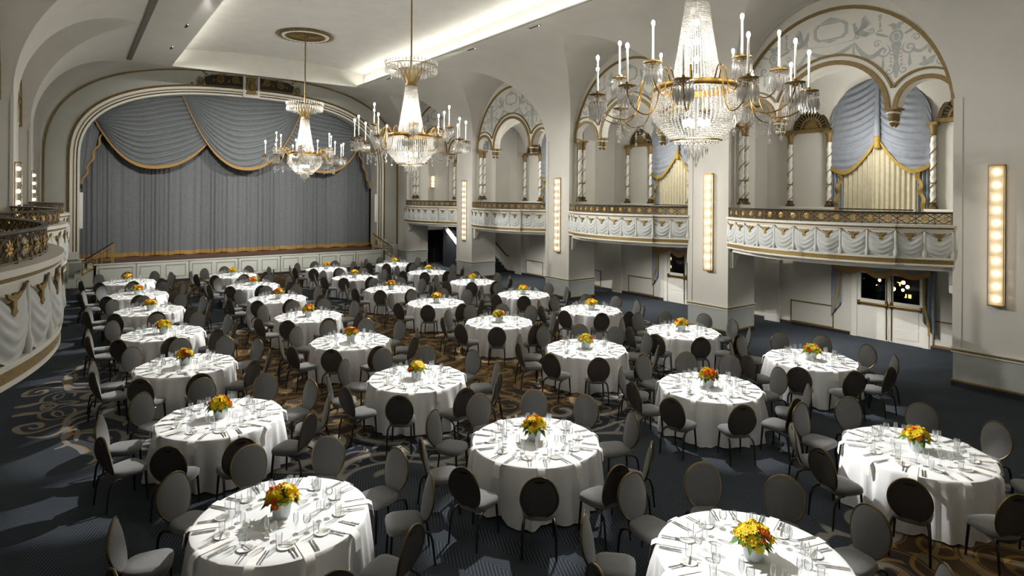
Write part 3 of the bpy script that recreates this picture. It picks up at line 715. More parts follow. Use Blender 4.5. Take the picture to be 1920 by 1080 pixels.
# ------------------------------------------------------------------ street doors under the balconies
for k, d in DOORS.items():
    t = thing('door_%d' % (k + 1), None, None, (XB, d, 0), kind='structure'); t['label'] = 'white double door with glass panes and brass bars under the balcony ' + nth[k]
    G().box((-.02, .9, 0), (.12, 1.05, 2.16)).box((-.02, -1.05, 0), (.12, -.9, 2.16)).box((-.02, -.9, 2.06), (.12, .9, 2.16)).build('door_frame', 'white_paint', t)
    for s in (1, -1):
        lf = G()
        y0, y1 = (.005, .9) if s > 0 else (-.9, -.005)
        a, b = y0 + .1, y1 - .1
        for p, q in (((y0, 0), (y1, 1.2)), ((y0, 1.98), (y1, 2.06)), ((y0, 1.2), (a, 1.98)), ((b, 1.2), (y1, 1.98))): lf.box((.03, p[0], p[1]), (.08, q[0], q[1]))
        leaf = lf.build('door_leaf', 'white_paint', t)
        G().box((.05, a, 1.2), (.056, b, 1.98)).build('glass_pane', 'pane', leaf)
        G().box((.02, a + .02, .14), (.03, b - .02, .42)).build('lower_panel', 'white_paint', leaf); G().box((.02, a + .02, .5), (.03, b - .02, .96)).build('middle_panel', 'white_paint', leaf)
        G().tube([(-.035, y0 + .03, 1.07), (-.035, y1 - .03, 1.07)], .032, 8).box((-.03, y0 + .02, 1.0), (.03, y0 + .08, 1.14)).box((-.03, y1 - .08, 1.0), (.03, y1 - .02, 1.14)).build('push_bar', 'brass', leaf, 50)
        G().tube([(.005, s * .07, .04), (.005, s * .07, 1.95)], .014, 6).box((-.02, s * .07 - .03, .98), (.03, s * .07 + .03, 1.2)).build('brass_bolt', 'brass', leaf)
    v = thing('door_valance', 'blue and gold scalloped valance with hanging tails over the street doors ' + nth[k], 'valance', (XB, d + .2, 0))
    for i in range(3):
        a, b = -1.34 + .893 * i, -1.34 + .893 * (i + 1); dz = .22 if i == 1 else .15
        G().grid(lambda u, w2: (-.16 - .03 * sin(w2 * 14), a + (b - a) * u, 2.55 - (.32 + dz * sin(pi * u)) * w2), 12, 14).build('scallop', 'drape_blue', v, 70)
        G().grid(lambda u, w2: (-.2, a + (b - a) * u, 2.55 - (.3 + dz * sin(pi * u)) - .16 * w2), 12, 1).build('gold_edge', 'gold_fringe', v)
    for s, zl in ((1, .75), (-1, .4)):
        G().grid(lambda u, w2: (-.1 - .03 * sin(u * 16), s * (1.12 + .32 * u), 2.3 - (1.75 if s > 0 else 2.0) * w2 * (.75 + .25 * u)), 14, 4).build('side_tail', 'drape_blue', v, 60)
        G().grid(lambda u, w2: (-.15, s * (1.08 + .18 * w2 + .03 * sin(w2 * 9) + .06 * u), 2.2 + (zl - 2.2) * w2), 2, 16).build('gold_tail', 'drape_fringe', v)
# night street beyond the glass
G().box((XB + 1.5, -8, -8.2), (95, 75, -8)).build('street_ground', 'asphalt', kind='structure')
rs = random.Random(3)
for i, (x, y, wd, h) in enumerate(((78, 33, 16, 9), (78, 58, 18, 9))):
    t = thing('building', 'dark building with rows of lit yellow windows seen through the %s door glass' % ('first', 'second')[i], 'building', (x, y, -8))
    G().box((0, -wd / 2, 0), (6, wd / 2, h)).build('facade', 'night_wall', t)
    for a in range(14):
        for b in range(6):
            if rs.random() < .5: yy_ = -wd / 2 + .4 + a * wd / 14.5; G().box((-.05, yy_, .7 + b * 1.3), (0, yy_ + rs.uniform(.3, .8), 1.1 + b * 1.3)).build('window', 'lit_window', t)
nl = 0
for (x, y0_, y1_) in ((44, 16.2, 19.2), (58, 21.4, 25.4), (68, 25.2, 29.6), (44, 31.4, 33.2), (60, 43.6, 45.6)):
    for i in range(4):
        y = y0_ + (y1_ - y0_) * (i + .5) / 4 + rs.uniform(-.2, .2); zt = 4.3 - 2.3 * x / 19.7; zb_ = 4.3 - 3.1 * x / 19.7; z = rs.uniform(zb_ + .2, zt - .1); nl += 1
        t = thing('street_lamp', 'glowing globe street lamp in the night street beyond the door glass', 'street lamp', (x, y, -8), group='street lamps outside')
        G().tube([(0, 0, 0), (0, 0, z + 8)], .05, 6).build('post', 'baseboard_dark', t); G().ball((0, 0, z + 8.15), rs.uniform(.1, .2) * x / 50, n=8, k=6).build('globe', 'street_lamp', t)
for i, (x, y) in enumerate(((36, 14.6), (38, 16.6))):
    t = thing('street_tree', 'dark leafy tree outside the first doors, ' + ('on the stage side', 'farther out')[i], 'tree', (x, y, -8))
    G().tube([(0, 0, 0), (0, 0, 6.5)], .1, 6).build('trunk', 'night_wall', t)
    g = G()
    for j in range(60): g.ball((rs.gauss(0, .5), rs.gauss(0, .5), 7 + rs.gauss(0, .5)), rs.uniform(.1, .22), n=5, k=3)
    g.build('crown', 'night_leaf', t, kind='stuff')

# ------------------------------------------------------------------ wall sconces
def sconce(x, y, side, label, zb=1.97, zt=5.02, ax='x'):
    t = thing('wall_sconce', label, 'wall light', (x, y, zb), group='tall wall sconces')
    if side < 0: t.scale = (-1, 1, 1)
    if ax == 'y': t.rotation_euler = (0, 0, pi / 2)
    h = zt - zb; n = 11 if h > 2 else 4; st = h / n
    G().box((-.03, -.135, 0), (0, .135, h)).build('back_plate', 'sconce_back', t)
    g = G().box((-.135, -.145, -.02), (0, .145, 0)).box((-.135, -.145, h), (0, .145, h + .02))
    for x_ in (-.135, -.012):
        for y_ in (-.145, .133): g.box((x_, y_, 0), (x_ + .012, y_ + .012, h))
    g.build('frame', 'brass', t)
    for i in range(n):
        z = st * (i + .5); G().ball((-.075, 0, z), .05, n=8, k=6).build('bulb', 'bulb', t, 60)
        o2 = .012 * (i % 2); G().box((-.135 - o2, -.12, z - st * .44), (-.128 - o2, .12, z + st * .44)).build('glass_tile', 'sconce_glass', t)
for k in range(4):
    sconce(XR, 4.35 + k * PIT, 1, 'tall brass sconce of glowing bulbs on the right-hand pillar ' + nth[k])
    if k > 1: sconce(XL, 4.35 + k * PIT, -1, 'tall brass sconce of glowing bulbs on the left-hand pillar ' + nth[k])
sconce(18.6, YW - .3, 1, 'short brass sconce in the gallery bay nearest the stage', 4.75, 5.5, 'y')

# ------------------------------------------------------------------ stage wall, proscenium, stage
def outline(a, b, n, z0, N=48):
    P = [(CX - a, 0.0)]
    for i in range(N + 1):
        x = CX - a * cos(pi * i / N); P.append((x, sup(x, a, b, n, z0)))
    return P + [(CX + a, 0.0)]
IN = outline(7.36, 3.75, 2.7, 5.7)
OUTW = [(-1.4, 0.0)] + [(-1.4 + 18.0 * i / 48, 11.2) for i in range(49)] + [(16.6, 0.0)]
wst = G().ring(IN, OUTW, lambda p: (p[0], YW, p[1]), lambda p: (p[0], YW + .3, p[1])).build('wall_stage', 'stage_plaster', kind='structure')
def frame_band(name, m, w0, w1, d0, z0=1.2, par=wst, d1=.02):
    i0 = [(x, max(z, z0)) for x, z in outline(7.36 + w0, 3.75 + w0, 2.7, 5.7)]; o0 = [(x, max(z, z0)) for x, z in outline(7.36 + w1, 3.75 + w1, 2.7, 5.7)]
    return G().ring(i0, o0, lambda p: (p[0], YW - d0, p[1]), lambda p: (p[0], YW + d1, p[1])).build(name, m, par)
fr = thing('proscenium_frame', 'white and gilded moulded frame arching around the stage opening', 'frame')
frame_band('inner_white_band', 'white_paint', -.02, .07, .05, par=fr, d1=.9)
frame_band('inner_gold_band', 'dark_gold', .07, .13, .03, par=fr); frame_band('cream_band', 'white_paint', .13, .19, .09, par=fr)
frame_band('hollow_band', 'gold_paint', .19, .25, .06, par=fr)
frame_band('white_band', 'white_paint', .25, .36, .16, par=fr); frame_band('outer_gold_band', 'gold_paint', .36, .47, .11, par=fr)
# bead rows along the frame
def beads(off, r, step, d):
    P = outline(7.36 + off, 3.75 + off, 2.7, 5.7, 240); g = G(); acc = 0; last = (P[0][0], 1.5)
    P = [(x, max(z, 1.5)) for x, z in P]
    for a, b in zip(P, P[1:]):
        L = math.dist(a, b)
        while acc + 1e-9 < L:
            t = acc / L; g.octa((a[0] + (b[0] - a[0]) * t, YW - d, a[1] + (b[1] - a[1]) * t), r); acc += step
        acc -= L
    return g
beads(.42, .05, .105, .13).build('bead_row', 'gold', fr, kind='stuff'); beads(.1, .026, .07, .06).build('inner_bead_row', 'gold', fr, kind='stuff')
for s in (1, -1):
    G().box((min(CX + s * 7.34, CX + s * 7.92), YW - .22, 1.21), (max(CX + s * 7.34, CX + s * 7.92), YW + .1, 1.55)).build('plinth_block', 'white_paint', fr)
gl = thing('gold_arch_line', None, None, kind='structure'); gl.name = 'trim_1'; gl['label'] = 'thin gold line arching across the stage wall outside the frame'
a_ = outline(8.64, 5.12, 2.8, 5.5); b_ = outline(8.71, 5.19, 2.8, 5.5)
G().ring([(x, max(z, 1.2)) for x, z in a_], [(x, max(z, 1.2)) for x, z in b_], lambda p: (p[0], YW - .06, p[1]), lambda p: (p[0], YW + .01, p[1])).build('gold_strip', 'gold_paint', gl)
# lower wall panels either side of the stage
for s in (1, -1):
    for i in range(2):
        xa = CX + s * (7.15 + .72 * i); xb = CX + s * (7.8 + .72 * i); xa, xb = min(xa, xb), max(xa, xb)
        G().box((xa, YW - .03, .12), (xb, YW, 1.13)).build('wall_panel', 'panel_white', wst); G().box((xa + .07, YW - .045, .22), (xb - .07, YW - .02, 1.03)).build('raised_panel', 'dado', wst)
    G().box((min(CX + s * 7.0, CX + s * 8.7), YW - .06, 1.15), (max(CX + s * 7.0, CX + s * 8.7), YW, 1.21)).build('cap_moulding', 'white_paint', wst)
    G().box((min(CX + s * 7.0, CX + s * 8.7), YW - .05, 0), (max(CX + s * 7.0, CX + s * 8.7), YW, .1)).build('baseboard', 'gold_paint', wst)
# carved crest over the frame
cr = thing('carved_crest', 'dark gilded scroll crest with a central cartouche above the stage frame', 'carving', (CX + .1, YW - .05, 9.5))
def top_in(x): return sup(CX + .1 + x, 7.85, 4.24, 2.7, 5.7) - 9.5
for s in (1, -1):
    P = [(s * .42, top_in(.42) + .0)] + [(s * (.42 + 1.75 * i / 8), top_in(.42 + 1.75 * i / 8) + .02) for i in range(1, 9)] + [(s * 2.25, .75), (s * 1.9, .93), (s * .42, 1.02)]
    G().prism(P, lambda p: (p[0], -.06, p[1]), lambda p: (p[0], .02, p[1])).build('back_panel', 'crest_dark', cr)
    for j, (x, z, r) in enumerate(((.82, .78, .2), (1.55, .74, .22), (2.45, .52, .2))):
        pts = [(s * (x + r * (1 - i / 30) * cos(2 * pi * 1.9 * i / 28 + 1)), -.1, z + r * (1 - i / 30) * sin(2 * pi * 1.9 * i / 28 + 1)) for i in range(29)]
        G().tube(pts, .038, 5).build('scroll', 'gold', cr, 60)
    for j, (x, z, q) in enumerate(((.5, .62, .5), (1.18, .6, 2.2), (1.2, .95, .3), (1.9, .6, 2.3), (2.1, .85, .9), (2.75, .42, -.3), (2.3, .95, 1.4))):
        L = .2; c2, s2 = cos(q), sin(q)
        g = G().add([(s * x, -.1, z), (s * (x + L * .5 * c2 - .06 * s2), -.12, z + L * .5 * s2 + .06 * c2), (s * (x + L * c2), -.08, z + L * s2), (s * (x + L * .5 * c2 + .06 * s2), -.12, z + L * .5 * s2 - .06 * c2), (s * (x + L * .5 * c2), -.15, z + L * .5 * s2)], [(0, 1, 4), (1, 2, 4), (2, 3, 4), (3, 0, 4)])
        g.build('leaf', 'gold', cr)
G().box((-.42, -.14, .02), (-.3, 0, 1.05)).box((.3, -.14, .02), (.42, 0, 1.05)).box((-.42, -.16, -.08), (.42, 0, .06)).build('cartouche_surround', 'white_paint', cr)
G().prism([(-.22, .1), (.22, .1), (.26, .4), (.2, .75), (.24, 1.0), (-.24, 1.0), (-.2, .75), (-.26, .4)], lambda p: (p[0], -.12, p[1]), lambda p: (p[0], 0, p[1])).ball((0, -.1, .55), .17, n=10, k=8, sz=1.6).build('cartouche', 'gold_paint', cr, 50)

# stage platform
st = thing('stage', 'low stage with white panelled front and brown wooden floor', 'stage')
G().box((.8, 33.3, .0), (14.99, 33.38, 1.02)).box((.8, 33.3, 0), (.88, YW, 1.02)).box((14.91, 33.3, 0), (14.99, YW, 1.02)).build('front_wall', 'panel_white', st)
G().box((.78, 33.24, 1.02), (15.01, YW + .0, 1.06)).box((.27, YW, 1.02), (14.95, 38.4, 1.06)).build('stage_floor', 'stage_wood', st)
G().box((.78, 33.235, .98), (15.01, 33.3, 1.045)).build('edge_moulding', 'panel_white', st)
G().box((.8, 33.28, 0), (14.99, 33.31, .11)).build('toe_board', 'baseboard_dark', st)
bnd = [.86, 2.44, 4.65, 6.9, 9.0, 11.1, 13.2, 14.93]
for a, b in zip(bnd, bnd[1:]):
    G().box((b - .012, 33.27, .12), (b + .012, 33.3, .98)).build('panel_joint', 'slot_grey', st)  # darker strip paints in the shadow line of the gap
    un = G().box((a + .05, 33.275, .14), (b - .05, 33.3, .95)).build('front_panel', 'panel_white', st)
    cols_ = [(a + .12, b - .12)] if b - a < 1.8 else [(a + .14, (a + b) / 2 - .1), ((a + b) / 2 + .1, b - .14)]
    for p, q in cols_:
        rc = lambda d_: [(p + d_, .24 + d_), (q - d_, .24 + d_), (q - d_, .84 - d_), (p + d_, .84 - d_)]
        G().ring(rc(.035), rc(0), lambda v_: (v_[0], 33.245, v_[1]), lambda v_: (v_[0], 33.28, v_[1]), closed=True).build('inset_moulding', 'dado', un)  # moulding coloured darker to draw the shadow line around the inset
for sgn, wd in ((1, 'left'), (-1, 'right')):
    t = thing('stage_steps', 'white steps with brass railing at the %s end of the stage' % wd, 'steps', (.8 if sgn > 0 else 14.99, 33.3, 0))
    if sgn < 0: t.scale = (-1, 1, 1)
    for i in range(5): G().box((-1.2 + .24 * i, .05, 0), (-.96 + .24 * i, 1.0, .2 * (i + 1) - .0)).build('step', 'panel_white', t)
    g = G(); A, B = (-.42, .02, 1.19), (.74, .02, 1.99)
    L = lambda q, dz=0: (A[0] + (B[0] - A[0]) * q, A[1], A[2] + (B[2] - A[2]) * q + dz)
    G().tube([L(-.03), L(1.02)], .028, 6).build('handrail', 'rail_dark', t)
    g.tube([L(0, -.1), L(1, -.1)], .022, 5); g.tube([L(0, -.62), L(.62, -.62)], .024, 5)
    for q, dz in ((0, -.66), (.45, -.68), (.62, -.66), (.94, -.93), (1, -.94)): g.tube([L(q), L(q, dz)], .026, 5)
    for cq, r in ((.25, .2), (.78, .2)):
        for a0 in (0, .07): g.tube([(L(cq)[0] + (r - a0) * cos(x), .02, L(cq)[2] - .42 + (r - a0) * 1.15 * sin(x)) for x in [2 * pi * i / 20 for i in range(20)]], .014, 4, closed=True)
    g.build('brass_railing', 'bright_brass', t, 50)
for s, wd in ((1, 'right'), (-1, 'left')):
    o = G().box((CX + s * 7.34 - (.13 if s > 0 else 0), YW - .02, 2.62), (CX + s * 7.34 + (0 if s > 0 else .13), YW + .12, 4.3)).box((CX + s * 7.34 - (.14 if s > 0 else 0), YW - .03, 3.42), (CX + s * 7.34 + (0 if s > 0 else .14), YW + .1, 3.46)).build('column_speaker', 'china')
    tag(o, 'slim white column loudspeaker at the %s edge of the stage opening' % wd, 'loudspeaker')

# stage curtain and swags
sc_ = thing('stage_curtain', 'wide grey pleated stage curtain with gold hem', 'curtain', (0, 35.9, 1.08))
def cf(u, v):
    x = .1 + 15 * u; ph = 2 * pi * x / .2 + 3.2 * sin(x * 1.7) + 2.3 * sin(x * .63 + v * .5) + 1.5 * sin(x * 4.1)
    return (x, (.035 + .025 * sin(x * 2.3)) * sin(ph) * (1 - .25 * v) + .05 * sin(ph * .31 + 1), 8.6 * v)
G().grid(cf, 1100, 3).build('pleated_cloth', 'curtain_grey', sc_, 80)
G().grid(lambda u, v: (lambda p: (p[0], p[1] - .05 - .012 * sin(u * 260), .0 + .2 * v + .02 * sin(u * 90)))(cf(u, 0)), 1100, 1).build('gold_hem', 'gold_fringe', sc_, 60)
def swag(name, xa, xb, za, zb_, low, label, y, endz_l, endz_r):
    t = thing(name, label, 'swag', (0, y, 0)); n, mv = 40, 110
    def edge(u):   # bottom trim line: from the left end point down to the low point and up to the right end
        x = xa + (xb - xa) * u; q = 2 * u - 1; e = endz_l if q < 0 else endz_r; return x, low + (e - low) * abs(q) ** 2.3
    tp = lambda x: sup(x, 7.3, 3.72, 2.7, 5.7) + .06
    def fn(u, v):
        x, z1 = edge(u); zt = tp(x); zt = max(zt, z1 + .01); z = zt + (z1 - zt) * v; q = 2 * u - 1
        ph = 2 * pi * (13 * v ** .9 + .25 * sin(5 * q + low)); e_ = (1 - abs(q) ** 4)
        return (x, -.03 - .13 * (1 - q * q) * v - .085 * (sin(ph) + .3 * sin(2 * ph + 1)) * e_, z)
    G().grid(fn, n, mv).build('swag_cloth', 'swag_grey', t, 80)
    def frg(u, v): x, z1 = edge(u); q = 2 * u - 1; return (x, -.2 * (1 - q * q) - .07, z1 + .05 - .17 * v * (1 - .3 * abs(q)))
    G().grid(frg, n * 2, 2).build('gold_trim', 'gold_fringe', t, 60)
swag('curtain_swag', .45, 6.0, 0, 0, 5.62, 'left of the three draped grey swags with gold trim above the stage', 35.15, 8.7, 7.3)
swag('curtain_swag', 9.2, 14.75, 0, 0, 5.62, 'right of the three draped grey swags with gold trim above the stage', 35.15, 7.3, 8.7)
swag('curtain_swag', 4.55, 10.65, 0, 0, 5.66, 'middle draped grey swag with gold trim, overlapping its two neighbours', 34.95, 9.3, 9.3)
for s, wd in ((-1, 'left'), (1, 'right')):
    t = thing('curtain_tail', 'narrow grey tail with twisted gold edge hanging at the %s of the stage opening' % wd, 'curtain', (CX, 35.3, 0))
    G().grid(lambda u, v: (s * (7.35 - (.95 - .75 * v ** 1.2) * u), -.05 * sin(u * 14), 8.3 - (8.3 - 4.65) * v * (1 - .0 * u)), 16, 10).build('tail_cloth', 'swag_grey', t, 70)
    G().grid(lambda u, v: (s * (7.35 - (.95 - .82 * v) + .05 * sin(v * 22) + .09 * u), -.1 - .03 * cos(v * 22), 7.15 - 2.45 * v), 2, 40).build('gold_edge', 'gold_fringe', t, 60)
G().box((-1, 38.5, 0), (16.5, 38.7, 12)).build('wall_stage_rear', 'black', kind='structure')
G().box((-1, YW + .3, 9.6), (16.5, 38.6, 9.8)).build('ceiling_stage', 'black', kind='structure')
G().box((-1.2, YW + .3, 0), (-1, 38.6, 9.8)).box((16.4, YW + .3, 0), (16.6, 38.6, 9.8)).build('wall_stage_wing', 'black', kind='structure')

# dark service door and staircase behind the far pillars
t = thing('door_3', None, None, (17.6, YW - .62, 0), kind='structure'); t['label'] = 'dark double door with round windows beside the stage'
for i in range(2):
    lf = G().box((.05 + .95 * i, -.03, 0), (.97 + .95 * i, .02, 1.98)).build('door_leaf', 'dark_door', t)
    G().lathe([(.001, -.04), (.13, -.04), (.15, -.03)], 18).map(lambda x, y, z: (.5 + .95 * i + x, z, 1.5 + y)).build('round_window', 'rail_dark', lf)
G().box((-.03, -.035, 0), (.05, .02, 2.05)).box((1.92, -.035, 0), (2.0, .02, 2.05)).box((-.03, -.035, 1.98), (2.0, .02, 2.05)).build('door_frame', 'dark_door', t)
t = thing('staircase', 'dark carpeted staircase with white side rising behind the fourth pillar', 'staircase', (17.95, 27.4, 0))
for i in range(15): G().box((.06, .28 * i, 0), (1.74, .28 * (i + 1) + .02, .165 * (i + 1))).build('step', 'baseboard_dark', t)
G().prism([(0, 0), (0, .2), (4.06, 2.58), (4.06, 2.3), (.35, 0)], lambda p: (0, p[0], p[1]), lambda p: (.06, p[0], p[1])).build('stringer', 'white_paint', t)
G().tube([(1.68, -.2, .9), (1.68, 0, .95), (1.68, 2.7, 2.52)], .035, 6).build('handrail', 'rail_dark', t)

# ------------------------------------------------------------------ chandeliers
def chandelier_proto(label):
    t = thing('chandelier', label, 'chandelier', (CX, 15.2, 0), group='crystal chandeliers')
    G().lathe([(.026, 7.4), (.026, 10.72)], 8).build('stem', 'gold_paint', t, 60)
    # crown with drops
    cf_ = G().lathe([(.15, 7.3), (.17, 7.33), (.15, 7.38), (.13, 7.44), (.2, 7.6), (.34, 7.78), (.36, 7.8)], 20)
    for i in range(12):
        a = 2 * pi * i / 12; cf_.tube([(r * cos(a), r * sin(a), z) for r, z in ((.15, 7.42), (.28, 7.68), (.5, 7.86), (.7, 7.88))], .012, 5)
    cf_.tube([(.7 * cos(a), .7 * sin(a), 7.88) for a in [2 * pi * i / 36 for i in range(36)]], .012, 5, closed=True)
    cf_.build('crown_frame', 'gold_paint', t, 50)
    def drop(g, x, y, z, r, h): g.octa((x, y, z), r, sz=h / r)
    g = G()
    for i in range(44):
        a = 2 * pi * i / 44; drop(g, .7 * cos(a), .7 * sin(a), 7.76, .032, .11); drop(g, .72 * cos(a + .07), .72 * sin(a + .07), 7.96, .022, .07)
    for i in range(22):
        a = 2 * pi * i / 22; drop(g, .42 * cos(a), .42 * sin(a), 7.66, .03, .1)
    g.build('crown_drops', 'crystal', t, kind='stuff')
    # bead strands of the tapering shaft and of the bowl
    g = G()
    for i in range(44):
        a = 2 * pi * i / 44
        for j in range(46):
            q = j / 45; z = 7.3 - 1.3 * q; r = .16 + .2 * q ** 1.15; g.octa((r * cos(a), r * sin(a), z), .017)
    g.build('shaft_beads', 'crystal', t, kind='stuff')
    g = G()
    for i in range(64):
        a = 2 * pi * i / 64
        for j in range(26):
            q = j / 25; z = 5.9 - .74 * q; r = .6 + .05 * sin(pi * min(1, q * 1.3)) - .24 * max(0, q - .55) / .45 * q; g.octa((r * cos(a), r * sin(a), z), .0185)
    for rr in (.12, .22, .32):
        for i in range(int(rr * 90)):
            a = 2 * pi * i / int(rr * 90); g.octa((rr * cos(a), rr * sin(a), 5.12 - .02 * (1 - rr / .4)), .016)
    g.build('bowl_beads', 'crystal', t, kind='stuff')
    g = G()
    for r_, n_, z_ in ((.17, 16, 5.02), (.1, 10, 4.96), (.04, 5, 4.9)):
        for i in range(n_): a = 2 * pi * i / n_; drop(g, r_ * cos(a), r_ * sin(a), z_, .016, .09)
    drop(g, 0, 0, 4.8, .03, .06)
    g.build('finial_drops', 'crystal', t, kind='stuff')
    G().lathe([(.58, 5.9), (.62, 5.9), (.64, 5.94), (.62, 5.99), (.58, 5.99), (.58, 5.9)], 40).build('ring', 'brass', t, 50)
    G().lathe([(.36, 5.14), (.39, 5.15), (.36, 5.17)], 30).build('lower_ring', 'brass', t, 50)
    bl = G()
    for i in range(6): a = pi / 3 * i; bl.ball((.16 * cos(a), .16 * sin(a), 5.42), .045, n=8, k=6, sz=1.3)
    for i in range(4): bl.ball((0, 0, 6.1 + .28 * i), .04, n=8, k=6, sz=1.4)
    bl.build('inner_lamps', 'inner_lamp', t, 60)
    # arms
    pan = G().lathe([(.02, -.04), (.06, -.02), (.13, 0), (.13, .012), (.02, .02), (.022, .06)], 16)
    pz = G()
    for rr, n_, ln in ((.125, 18, .1), (.09, 12, .12)):
        for i in range(n_):
            a = 2 * pi * i / n_; x, y = rr * cos(a), rr * sin(a); pz.octa((x, y, -.03), .012); pz.octa((x, y, -.06), .012); pz.octa((x, y, -.085 - ln), .016, sz=ln / .016)
    cn = G().lathe([(.016, .05), (.016, .5), (.012, .51)], 8)
    fl = G().ball((0, 0, .55), .023, n=8, k=6, sz=1.7)
    PM = [('drip_pan', pan.mesh('drip_pan', 'brass', 50)), ('crystal_prisms', pz.mesh('crystal_prisms', 'crystal')), ('candle', cn.mesh('candle', 'candle_white', 50)), ('bulb', fl.mesh('candle_bulb', 'flame', 60))]
    def armpath(R, zc):
        pts = [(.6, 5.93), (.66, 6.08), (.74, 6.16), (.82, 6.08), (.86, 5.85), (.92, 5.6), (1.05, 5.47), (1.25, 5.46), (R - .1, 5.55), (R - .02, 5.68), (R, zc)]
        if R < 1.3: pts = [(.6, 5.95), (.66, 6.1), (.74, 6.14), (.8, 6.0), (.86, 5.82), (.97, 5.76), (1.08, 5.84), (R, 6.0), (R, zc)]
        P = [Vector((r, 0, z)) for r, z in pts]; out = []
        for i in range(len(P) - 1):
            p0, p1, p2, p3 = P[max(0, i - 1)], P[i], P[i + 1], P[min(len(P) - 1, i + 2)]
            for q in (0, .34, .67): out.append(.5 * ((2 * p1) + (p2 - p0) * q + (2 * p0 - 5 * p1 + 4 * p2 - p3) * q * q + (3 * p1 - p0 - 3 * p2 + p3) * q ** 3))
        return [tuple(p) for p in out] + [tuple(P[-1])]
    AM = {R: G().tube(armpath(R, zc), .0105, 6).mesh('arm', 'brass', 60) for R, zc in ((1.53, 5.78), (1.15, 6.13))}
    for n_, R, zc, ph in ((12, 1.53, 5.78, radians(.9)), (6, 1.15, 6.13, radians(6.9))):
        for i in range(n_):
            a = 2 * pi * i / n_ + ph; arm = ob('arm', AM[R], t, rz=a)
            for nm, me in PM:
                c = ob(nm, me, arm, loc=(R, 0, zc + .02))
                if nm == 'crystal_prisms': c['kind'] = 'stuff'
    g = G()
    for i in range(12):
        a0, a1 = 2 * pi * i / 12 + .016, 2 * pi * (i + 1) / 12 + .016
        for j in range(15):
            q = j / 14; a = a0 + (a1 - a0) * q; g.octa((1.18 * cos(a), 1.18 * sin(a), 5.45 - .2 * sin(pi * q)), .014)
            if j % 2 == 0: g.octa(((.62 + .56 * q) * cos(a0), (.62 + .56 * q) * sin(a0), 5.62 - .17 * q - .2 * sin(pi * q)), .012)
        drop(g, 1.18 * cos(a0), 1.18 * sin(a0), 5.3, .025, .1); drop(g, 1.18 * cos(a0), 1.18 * sin(a0), 5.16, .03, .055)
    g.build('bead_garlands', 'crystal', t, kind='stuff')
    return t
ch = chandelier_proto('crystal chandelier with candle bulbs, middle one of the three'); remember(ch)
c2 = copy_tree(ch, loc=(CX, 5.7, 0)); c2['label'] = 'large crystal chandelier with candle bulbs nearest the camera'
c3 = copy_tree(ch, loc=(CX, 24.7, 0)); c3['label'] = 'small-looking crystal chandelier hanging in front of the stage'
for y in (5.7, 15.2, 24.7):
    light('POINT', 'chandelier_bowl_lamp', (CX, y, 5.55), P_BOWL, shadow_soft_size=.22)
    light('POINT', 'chandelier_shaft_lamp', (CX, y, 6.5), P_BOWL * .6, shadow_soft_size=.15)
t = thing('ceiling_rose', 'round gilded openwork ceiling rose above the farthest chandelier', 'ceiling rose', (CX, 24.7, 10.72))
G().lathe([(.05, -.1), (.16, -.06), (.3, -.02), (.78, .0)], 40).build('dish', 'dark_gold', t, 50)
G().lathe([(.78, .03), (.8, -.05), (.86, -.07), (.92, -.05), (.94, .02)], 48).build('cream_band', 'white_paint', t, 50)
G().lathe([(.72, .02), (.74, -.05), (.78, -.05), (.8, .0)], 48).lathe([(.94, .02), (.96, -.05), (.99, -.05), (1.0, .02)], 48).build('gold_ring', 'gold_paint', t, 50)
pet = G().add([(0, -.07, 0), (.1, -.06, -.03), (.2, 0, -.01), (.1, .06, -.03), (0, .07, 0), (.08, 0, -.05)], [(0, 1, 5), (1, 2, 5), (2, 3, 5), (3, 4, 5), (4, 0, 5)]).mesh('rim_leaf', 'gold_paint')
for i in range(36): a = 2 * pi * i / 36; ob('rim_leaf', pet, t, loc=(.98 * cos(a), .98 * sin(a), 0), rz=a)
for i in range(24):
    a = 2 * pi * i / 24; G().tube([(.2 * cos(a), .2 * sin(a), -.06), (.72 * cos(a), .72 * sin(a), -.03)], .014, 4).build('spoke', 'gold_paint', t) if i < 24 else None

# ------------------------------------------------------------------ tables, chairs, place settings
TAB = {'A1': (1.8, 28.3), 'A2': (1.83, 24.56), 'A3': (1.89, 21.1), 'A4': (1.87, 17.48), 'A5': (1.91, 13.99), 'A6': (1.92, 10.39), 'A7': (1.89, 6.83), 'B1': (5.64, 28.12), 'B2': (5.62, 24.59), 'B3': (5.61, 21.07), 'B4': (5.55, 17.55), 'B5': (5.44, 14.01), 'B6': (5.41, 10.48), 'B7': (5.44, 6.83), 'B8': (5.4, 3.36), 'C1': (9.68, 28.05), 'C2': (9.71, 24.56), 'C3': (9.63, 20.82), 'C4': (9.65, 17.39), 'C5': (9.66, 13.78), 'C6': (9.67, 10.26), 'C7': (9.62, 6.87), 'C8': (9.57, 3.44), 'D1': (13.21, 28.11), 'D2': (13.16, 24.42), 'D3': (13.2, 20.72), 'D4': (13.04, 17.11), 'D5': (13.03, 13.65), 'D6': (12.97, 10.1), 'D7': (13.06, 6.75)}
ORD = ['', 'first', 'second', 'third', 'fourth', 'fifth', 'sixth', 'seventh', 'eighth']
COLN = {'A': 'leftmost column', 'B': 'second column', 'C': 'third column', 'D': 'rightmost column'}
POS = {0: 'right side toward the stage', 1: 'stage side right of centre', 2: 'nearest the stage', 3: 'stage side left of centre', 4: 'left side toward the stage', 5: 'left side toward the camera', 6: 'camera side left of centre', 7: 'nearest the camera', 8: 'camera side right of centre', 9: 'right side toward the camera'}
RT, HT = .915, .76
